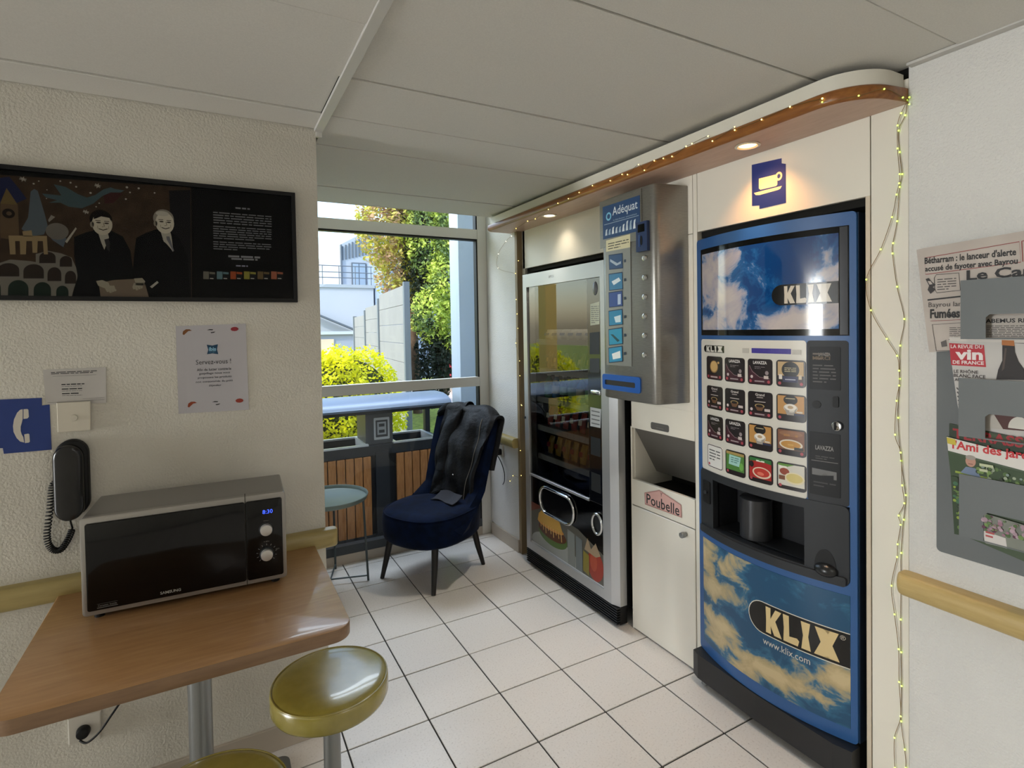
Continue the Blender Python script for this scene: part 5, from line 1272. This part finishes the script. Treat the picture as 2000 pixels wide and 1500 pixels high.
strand([P(*z3_(*t), 0, 1.060) for t in ((220, 230), (180, 268), (125, 360), (122, 463), (250, 503))], 'white', True)

# ================================================================== OUTSIDE
M_LAWN = noisy('lawn', [(.3, '6f7f22'), (.6, '98a336'), (.8, 'b3b24a')], 14, .9, detail=5)
struct('ground', B().box(-25, .13, -.25, 40, 45, -.045), M_LAWN, 'garden lawn outside the window')
struct('pavement', B().box(-6, .13, -.2, 6, 1.35, -.03), noisy('paving', [(.3, '8a8781'), (.7, '9b9790')], 12, .9), 'grey paving along the building outside')
struct('road', B().box(2.2, 6.6, -.2, 40, 12.5, -.038), noisy('road_pale', [(.3, 'b7b2aa'), (.7, 'c6c1b8')], 6, .9), 'pale road beyond the garden')
# ash and litter station
BY0, BY1, BX0, BX1 = .40, .80, -.62, .84
bs = thing('litter_station', (.1, .6, -.03), 'outdoor litter and ash station with wooden slats and curved grey hood', 'litter bin')
M_ANT = mat('anthracite', '2a2e33', .45); M_SLAT = noisy('larch_slat', [(.3, 'a56c3c'), (.7, 'c48a52')], 8, .6, (10, 10, 1.5), detail=5)
obj('body', B().box(BX0+.02, BY0+.02, -.03, BX1-.03, BY1-.02, .60), mat('station_black', '17191b', .5), bs, 0)
obj('rim', B().prism(rect(BX0, BY0, BX1-.01, BY1), flat, .60, .668, holes=[rect(BX0+.06, BY0+.06, .245, BY1-.06), rect(.47, BY0+.06, BX1-.07, BY1-.06)]), M_ANT, bs, 0)
for xa, xb in ((BX0+.05, .255), (.46, BX1-.06)):
    obj('steel_tray', B().prism(rect(xa-.012, BY0+.012, xb+.012, BY1-.02), flat, .60, .680, holes=[rect(xa+.012, BY0+.036, xb-.012, BY1-.05)]), mat('tray_steel', 'dfe3e4', .3, metal=.3), bs, 0)
for xp, wp_ in ((BX0, .05), (.31, .10), (BX1-.05, .04)):
    obj('post', B().box(xp, BY0-.006, -.03, xp+wp_, BY0+.03, .62), M_ANT, bs, 0)
x = BX0+.056
while x < BX1-.06:
    if not (x+.054 > .305 and x < .415): obj('slat', B().box(x, BY0-.002, .03, x+.054, BY0+.02, .595, .002, 1), M_SLAT, bs, 0)
    x += .0605
obj('bottom_bar', B().box(BX0, BY0-.004, -.03, BX1, BY0+.03, .03), M_ANT, bs, 0)
ctr = obj('centre_box', B().box(.255, BY0+.05, .668, .455, BY1-.08, .89, .004), mat('centre_grey', '4a4d50', .4), bs, 0)
pz = Print(FL(BY0+.05), .0006)
pz.poly(rrect(.315, .70, .43, .86, .006), 'b9bcbe'); pz.poly(rrect(.328, .718, .417, .842, .004), '3a3d40'); pz.poly(rect(.34, .735, .405, .828), '9fa3a6')
pz.poly(rect(.352, .793, .393, .815), '33363a'); pz.poly(rect(.352, .748, .393, .770), '33363a'); pz.build('ash_slot_plate', ctr, .4)
hood = [(BY0-.04, .925), (BY0-.045, .94), (BY0-.03, .962), (BY0+.03, .985), (BY0+.12, 1.0), (BY1-.1, 1.0), (BY1, .99), (BY1, .975), (BY0+.12, .985), (BY0, .962), (BY0-.02, .925)]
obj('hood', B().prism(hood, lambda u, v, w: Vector((w, u, v)), BX0-.03, BX1+.045), mat('hood_grey', '6f7d92', .4, metal=.2), bs, 40)
for xx in (BX0+.0, BX1-.03): obj('hood_post', B().box(xx, BY1-.06, .60, xx+.04, BY1-.01, .98), M_ANT, bs, 0)
obj('hood_beam', B().box(BX0, BY0+.02, .895, BX1+.03, BY0+.06, .945), M_ANT, bs, 0)

# facade pillar just outside the right edge of the window, sunlit canopy post further left
tag(obj('facade_pillar', B().box(1.0, .44, -.05, 1.19, .62, 3.2, .004), mat('pillar_grey', '9fb0c4', .5), None, 0), 'smooth pale blue-grey pillar outside at the right edge of the window', 'pillar')
tag(obj('canopy_post', B().box(-.40, 1.30, -.05, -.26, 1.44, 2.9, .006), mat('post_ochre', 'f6cf74', .6), None, 0), 'ochre canopy post outside, seen only mirrored in the snack machine glass', 'post')

# fence
fn_ = thing('garden_fence', (1.42, 4.2, -.05), 'pale composite garden fence with dark posts outside the window', 'fence')
A_ = Vector((1.30, 2.70)); D_ = (Vector((1.52, 4.72))-A_).normalized(); N_ = Vector((D_.y, -D_.x))
def fpanel(s0, s1, z):
    nb_ = 9; hb = (z+.05)/nb_
    for k in range(nb_):
        c0 = A_+D_*((s0+s1)/2); zc = -.05+hb*(k+.5)
        obj('board', B().obox((c0.x, c0.y, zc), (D_.x*(s1-s0)/2, D_.y*(s1-s0)/2, 0), (N_.x*.012, N_.y*.012, 0), (0, 0, hb/2-.002), .002, 1), noisy('fence_pale', [(.3, '7e8187'), (.7, '86898e')], 3, .7), fn_, 0)
def fpost(s, z):
    c0 = A_+D_*s; obj('post', B().obox((c0.x, c0.y, (z-.05)/2), (D_.x*.035, D_.y*.035, 0), (N_.x*.035, N_.y*.035, 0), (0, 0, (z+.05)/2), .003, 1), mat('fence_post', '5f6a76', .5), fn_, 0)
for s0, s1, z in ((.05, 1.95, 2.03), (2.03, 3.5, 1.90), (3.58, 5.2, 1.78)): fpanel(s0, s1, z)
for s, z in ((0, 2.06), (1.99, 1.98), (3.54, 1.86), (5.24, 1.8)): fpost(s, z)

def leaves(n, pt, size, seed, droop=0.0):
    rnd = random.Random(seed); vs = []; fs = []
    for i in range(n):
        p, nrm = pt(rnd); sz = size*rnd.uniform(.6, 1.4)
        a = Vector((rnd.gauss(0, 1), rnd.gauss(0, 1), rnd.gauss(0, .7)-droop)).normalized(); n2 = (nrm+Vector((rnd.gauss(0, .6), rnd.gauss(0, .6), rnd.gauss(0, .6)))).normalized()
        b = n2.cross(a)
        if b.length < .1: continue
        b.normalize(); k = len(vs)
        vs += [p-a*sz, p+b*sz*.45, p+a*sz, p-b*sz*.45]; fs.append((k, k+1, k+2, k+3))
    return vs, fs
def leaf_obj(name, data, m, parent):
    vs, fs = data; off = OFF[parent.name]; me = bpy.data.meshes.new(name); me.from_pydata([tuple(v-off) for v in vs], [], fs); me.materials.append(m); me.update()
    o = link(name, me, parent); tag(o, kind='stuff'); return o
def leafmat(name, stops, scale, rough=.55):
    m = noisy(name, stops, scale, rough, detail=3); b = m.node_tree.nodes['Principled BSDF']
    n = m.node_tree.nodes; t = n.new('ShaderNodeBsdfTranslucent'); mx = n.new('ShaderNodeMixShader'); mx.inputs[0].default_value = .35
    src = b.inputs['Base Color'].links[0].from_socket; m.node_tree.links.new(src, t.inputs[0])
    m.node_tree.links.new(b.outputs[0], mx.inputs[1]); m.node_tree.links.new(t.outputs[0], mx.inputs[2]); m.node_tree.links.new(mx.outputs[0], n['Material Output'].inputs[0]); return m
def shell(blobs, depth=.25):
    wts = [b[1][0]*b[1][1]+b[1][1]*b[1][2]+b[1][0]*b[1][2] for b in blobs]
    def f(rnd):
        c, r = rnd.choices(blobs, wts)[0]; d = Vector((rnd.gauss(0, 1), rnd.gauss(0, 1), rnd.gauss(0, 1))).normalized()
        k = 1-depth*rnd.random()**1.5; bump_ = 1+.06*math.sin(9*d.x+4*d.z)+.05*math.sin(13*d.y-7*d.z)
        return Vector((c[0]+d.x*r[0]*k*bump_, c[1]+d.y*r[1]*k*bump_, c[2]+d.z*r[2]*k*bump_)), d
    return f
hb_ = thing('garden_bush', (.2, 2.1, -.05), 'rounded yellow-green bush in the sun behind the litter station', 'bush')
bl = [((.50, 2.15, .68), (.56, .45, .66)), ((-.1, 2.2, .70), (.58, .45, .67)), ((-.7, 2.2, .66), (.55, .45, .64)), ((.18, 2.1, .75), (.55, .5, .56))]
leaf_obj('leaves', leaves(34000, shell(bl, .20), .024, 1), leafmat('bush_leaf', [(.3, 'd0d60c'), (.5, 'eeec10'), (.7, 'fcf81c')], 9), hb_)
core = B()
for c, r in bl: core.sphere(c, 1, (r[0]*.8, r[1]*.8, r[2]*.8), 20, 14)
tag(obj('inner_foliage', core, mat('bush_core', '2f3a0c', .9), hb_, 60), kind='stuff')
obj('stem', B().tube([(.2, 2.15, -.05), (.18, 2.15, .4)], .03, 8), M_DWOOD, hb_)
def conifer(loc, label, blobs, n, m, size, seed, trunk, dark=None):
    t = thing('conifer_tree', (loc[0], loc[1], -.05), label, 'tree', 'conifers behind the fence')
    leaf_obj('foliage', leaves(n, shell(blobs, .5), size, seed, .3), m, t)
    tr = obj('trunk', B().tube(trunk, [.09-.06*i/(len(trunk)-1) for i in range(len(trunk))], 10), noisy('bark', [(.3, '4a3a2c'), (.7, '6b5746')], 12, .9), t, 60)
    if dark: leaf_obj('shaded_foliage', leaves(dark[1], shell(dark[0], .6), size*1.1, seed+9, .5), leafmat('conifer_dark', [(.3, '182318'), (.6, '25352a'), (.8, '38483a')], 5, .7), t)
    return t
M_CYP = leafmat('cypress_gold', [(.28, '6b7a3c'), (.40, 'a5b040'), (.50, 'c4bd58'), (.58, 'b99a7c'), (.8, 'a5806c')], 2.6)
M_CYP2 = leafmat('cypress_green', [(.3, '3d5a48'), (.44, '6f8a50'), (.55, 'bcd060'), (.8, 'd4e072')], 3.0)
conifer((2.35, 6.2, 0), 'golden brown cypress leaning over the garden fence', [((1.95, 5.9, 3.35), (.50, .5, .85)), ((2.3, 6.1, 2.75), (.50, .5, .85)), ((2.55, 6.1, 4.1), (.6, .5, 1.0)), ((2.0, 5.9, 4.2), (.45, .5, .7)), ((2.55, 6.2, 2.2), (.35, .4, .7))],
        15000, M_CYP, .040, 3, [(2.6, 6.2, -.05), (2.55, 6.2, 1.6), (2.4, 6.1, 3.0), (2.2, 6.0, 4.2)])
conifer((2.85, 5.3, 0), 'dark green cypress right of the fence with bright tips', [((2.82, 5.2, 2.45), (.32, .35, .75)), ((2.55, 5.3, 1.75), (.33, .35, .50)), ((2.95, 5.2, 1.55), (.30, .35, .5)), ((2.6, 5.5, 3.2), (.4, .4, .9)), ((3.0, 5.4, 3.6), (.4, .4, .9))],
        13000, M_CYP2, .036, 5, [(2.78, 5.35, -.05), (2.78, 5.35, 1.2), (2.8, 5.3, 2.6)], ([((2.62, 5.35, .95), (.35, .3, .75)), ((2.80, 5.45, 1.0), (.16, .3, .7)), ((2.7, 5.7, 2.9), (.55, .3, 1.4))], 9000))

# neighbouring house
hs_ = thing('neighbour_house', (3.5, 16, -.05), 'white flat-roofed house with upper storey and roof terrace beyond the garden', 'house')
M_HW = mat('house_white', 'b3bac4', .7); M_HB = mat('house_bluegrey', '7f93ad', .7); M_HD = mat('house_dark', '5b6672', .6)
obj('wall', B().box(-4, 14.0, -.05, 3.85, 20, 2.92, .01), M_HW, hs_, 0)
obj('parapet', B().box(-4, 13.95, 2.86, 3.88, 14.05, 2.96), mat('parapet', '9fa9b4', .6), hs_, 0)
obj('upper_storey', B().prism([(3.02, 2.92), (7.0, 2.92), (7.0, 5.6), (3.9, 4.85), (3.02, 4.35)], lambda u, v, w: Vector((u, 15.0-w, v)), -5, 0), mat('storey_pale', 'a7b1be', .6), hs_, 0)
for k in range(9): obj('cladding_slat', B().box(3.08+k*.11, 14.97, 3.85+.03*k, 3.13+k*.11, 15.0, 4.30+.055*k), M_HD, hs_, 0)
wn = obj('window', B().box(3.38, 14.96, 2.98, 3.86, 15.0, 3.78), M_HD, hs_, 0)
for k in range(2): obj('pane', B().box(3.42+k*.22, 14.95, 3.02, 3.61+k*.22, 14.97, 3.74), mat('far_glass', '8fa3b8', .15), wn, 0)
obj('drainpipe', B().cyl((3.05, 14.95, 2.9), (3.05, 14.95, 4.35), .03, None, 8), M_HD, hs_)
for k in range(9):
    obj('railing_post', B().cyl((-.2+k*.5, 14.1, 2.92), (-.2+k*.5, 14.1, 3.55), .014, None, 6), M_HD, hs_)
for z in (3.18, 3.35, 3.55): obj('railing_bar', B().cyl((-.4, 14.1, z), (3.85, 14.1, z), .014, None, 6), M_HD, hs_)
obj('side_wing', B().box(3.9, 13.2, -.05, 7.5, 19, 3.9, .01), M_HB, hs_, 0)
obj('lean_roof', B().prism([(1.6, 2.25), (3.2, 1.55), (3.2, 1.50), (1.6, 2.20)], lambda u, v, w: Vector((u, 13.9-w, v)), 0, .25), M_HD, hs_, 0)
gr = thing('garage_shed', (1.9, 11.5, -.05), 'low pale garage with flat roof in front of the white house', 'shed')
obj('wall', B().box(.6, 11.2, -.05, 2.95, 12.6, 1.42), mat('shed_wall', '97a2b6', .7), gr, 0)
obj('roof', B().box(.5, 11.1, 1.42, 3.05, 12.7, 1.50), mat('shed_roof', 'b9c4cf', .6), gr, 0)
obj('door', B().box(1.45, 11.17, -.05, 2.05, 11.2, 1.30), mat('shed_door', 'd9c9b5', .6), gr, 0)

# red car on the road
car = thing('red_car', (5.1, 8.8, -.04), 'red car parked on the road right of the dark cypress', 'car')
prof = [(-1.9, .25), (-1.95, .55), (-1.85, .78), (-1.0, .90), (-.45, 1.32), (.9, 1.36), (1.5, .98), (1.95, .90), (2.0, .5), (1.95, .25)]
fc = lambda u, v, w: Vector((5.52+u*.62+0*w, 8.8-w, v-.04))
obj('body', B().prism([(u, v) for u, v in prof], fc, -.75, .75, bev=.05), mat('car_red', 'b8202c', .25, coat=.6), car, 40)
for s_ in (.755,):
    obj('side_window', B().prism([(-.75, .93), (-.38, 1.25), (.3, 1.29), (.3, .95)], fc, s_-.01, s_+.004), mat('car_glass', '1b2026', .1), car, 0); obj('side_window', B().prism([(.36, .95), (.36, 1.29), (.85, 1.29), (1.3, .98)], fc, s_-.01, s_+.004), mat('car_glass', '1b2026', .1), car, 0)
for u in (-1.2, 1.25):
    for w_ in (-.7, .7): 
        wl = obj('wheel', B().cyl(fc(u, .30, w_-.1), fc(u, .30, w_+.09), .30, None, 20, bev=.03), M_BLACK, car, 40)
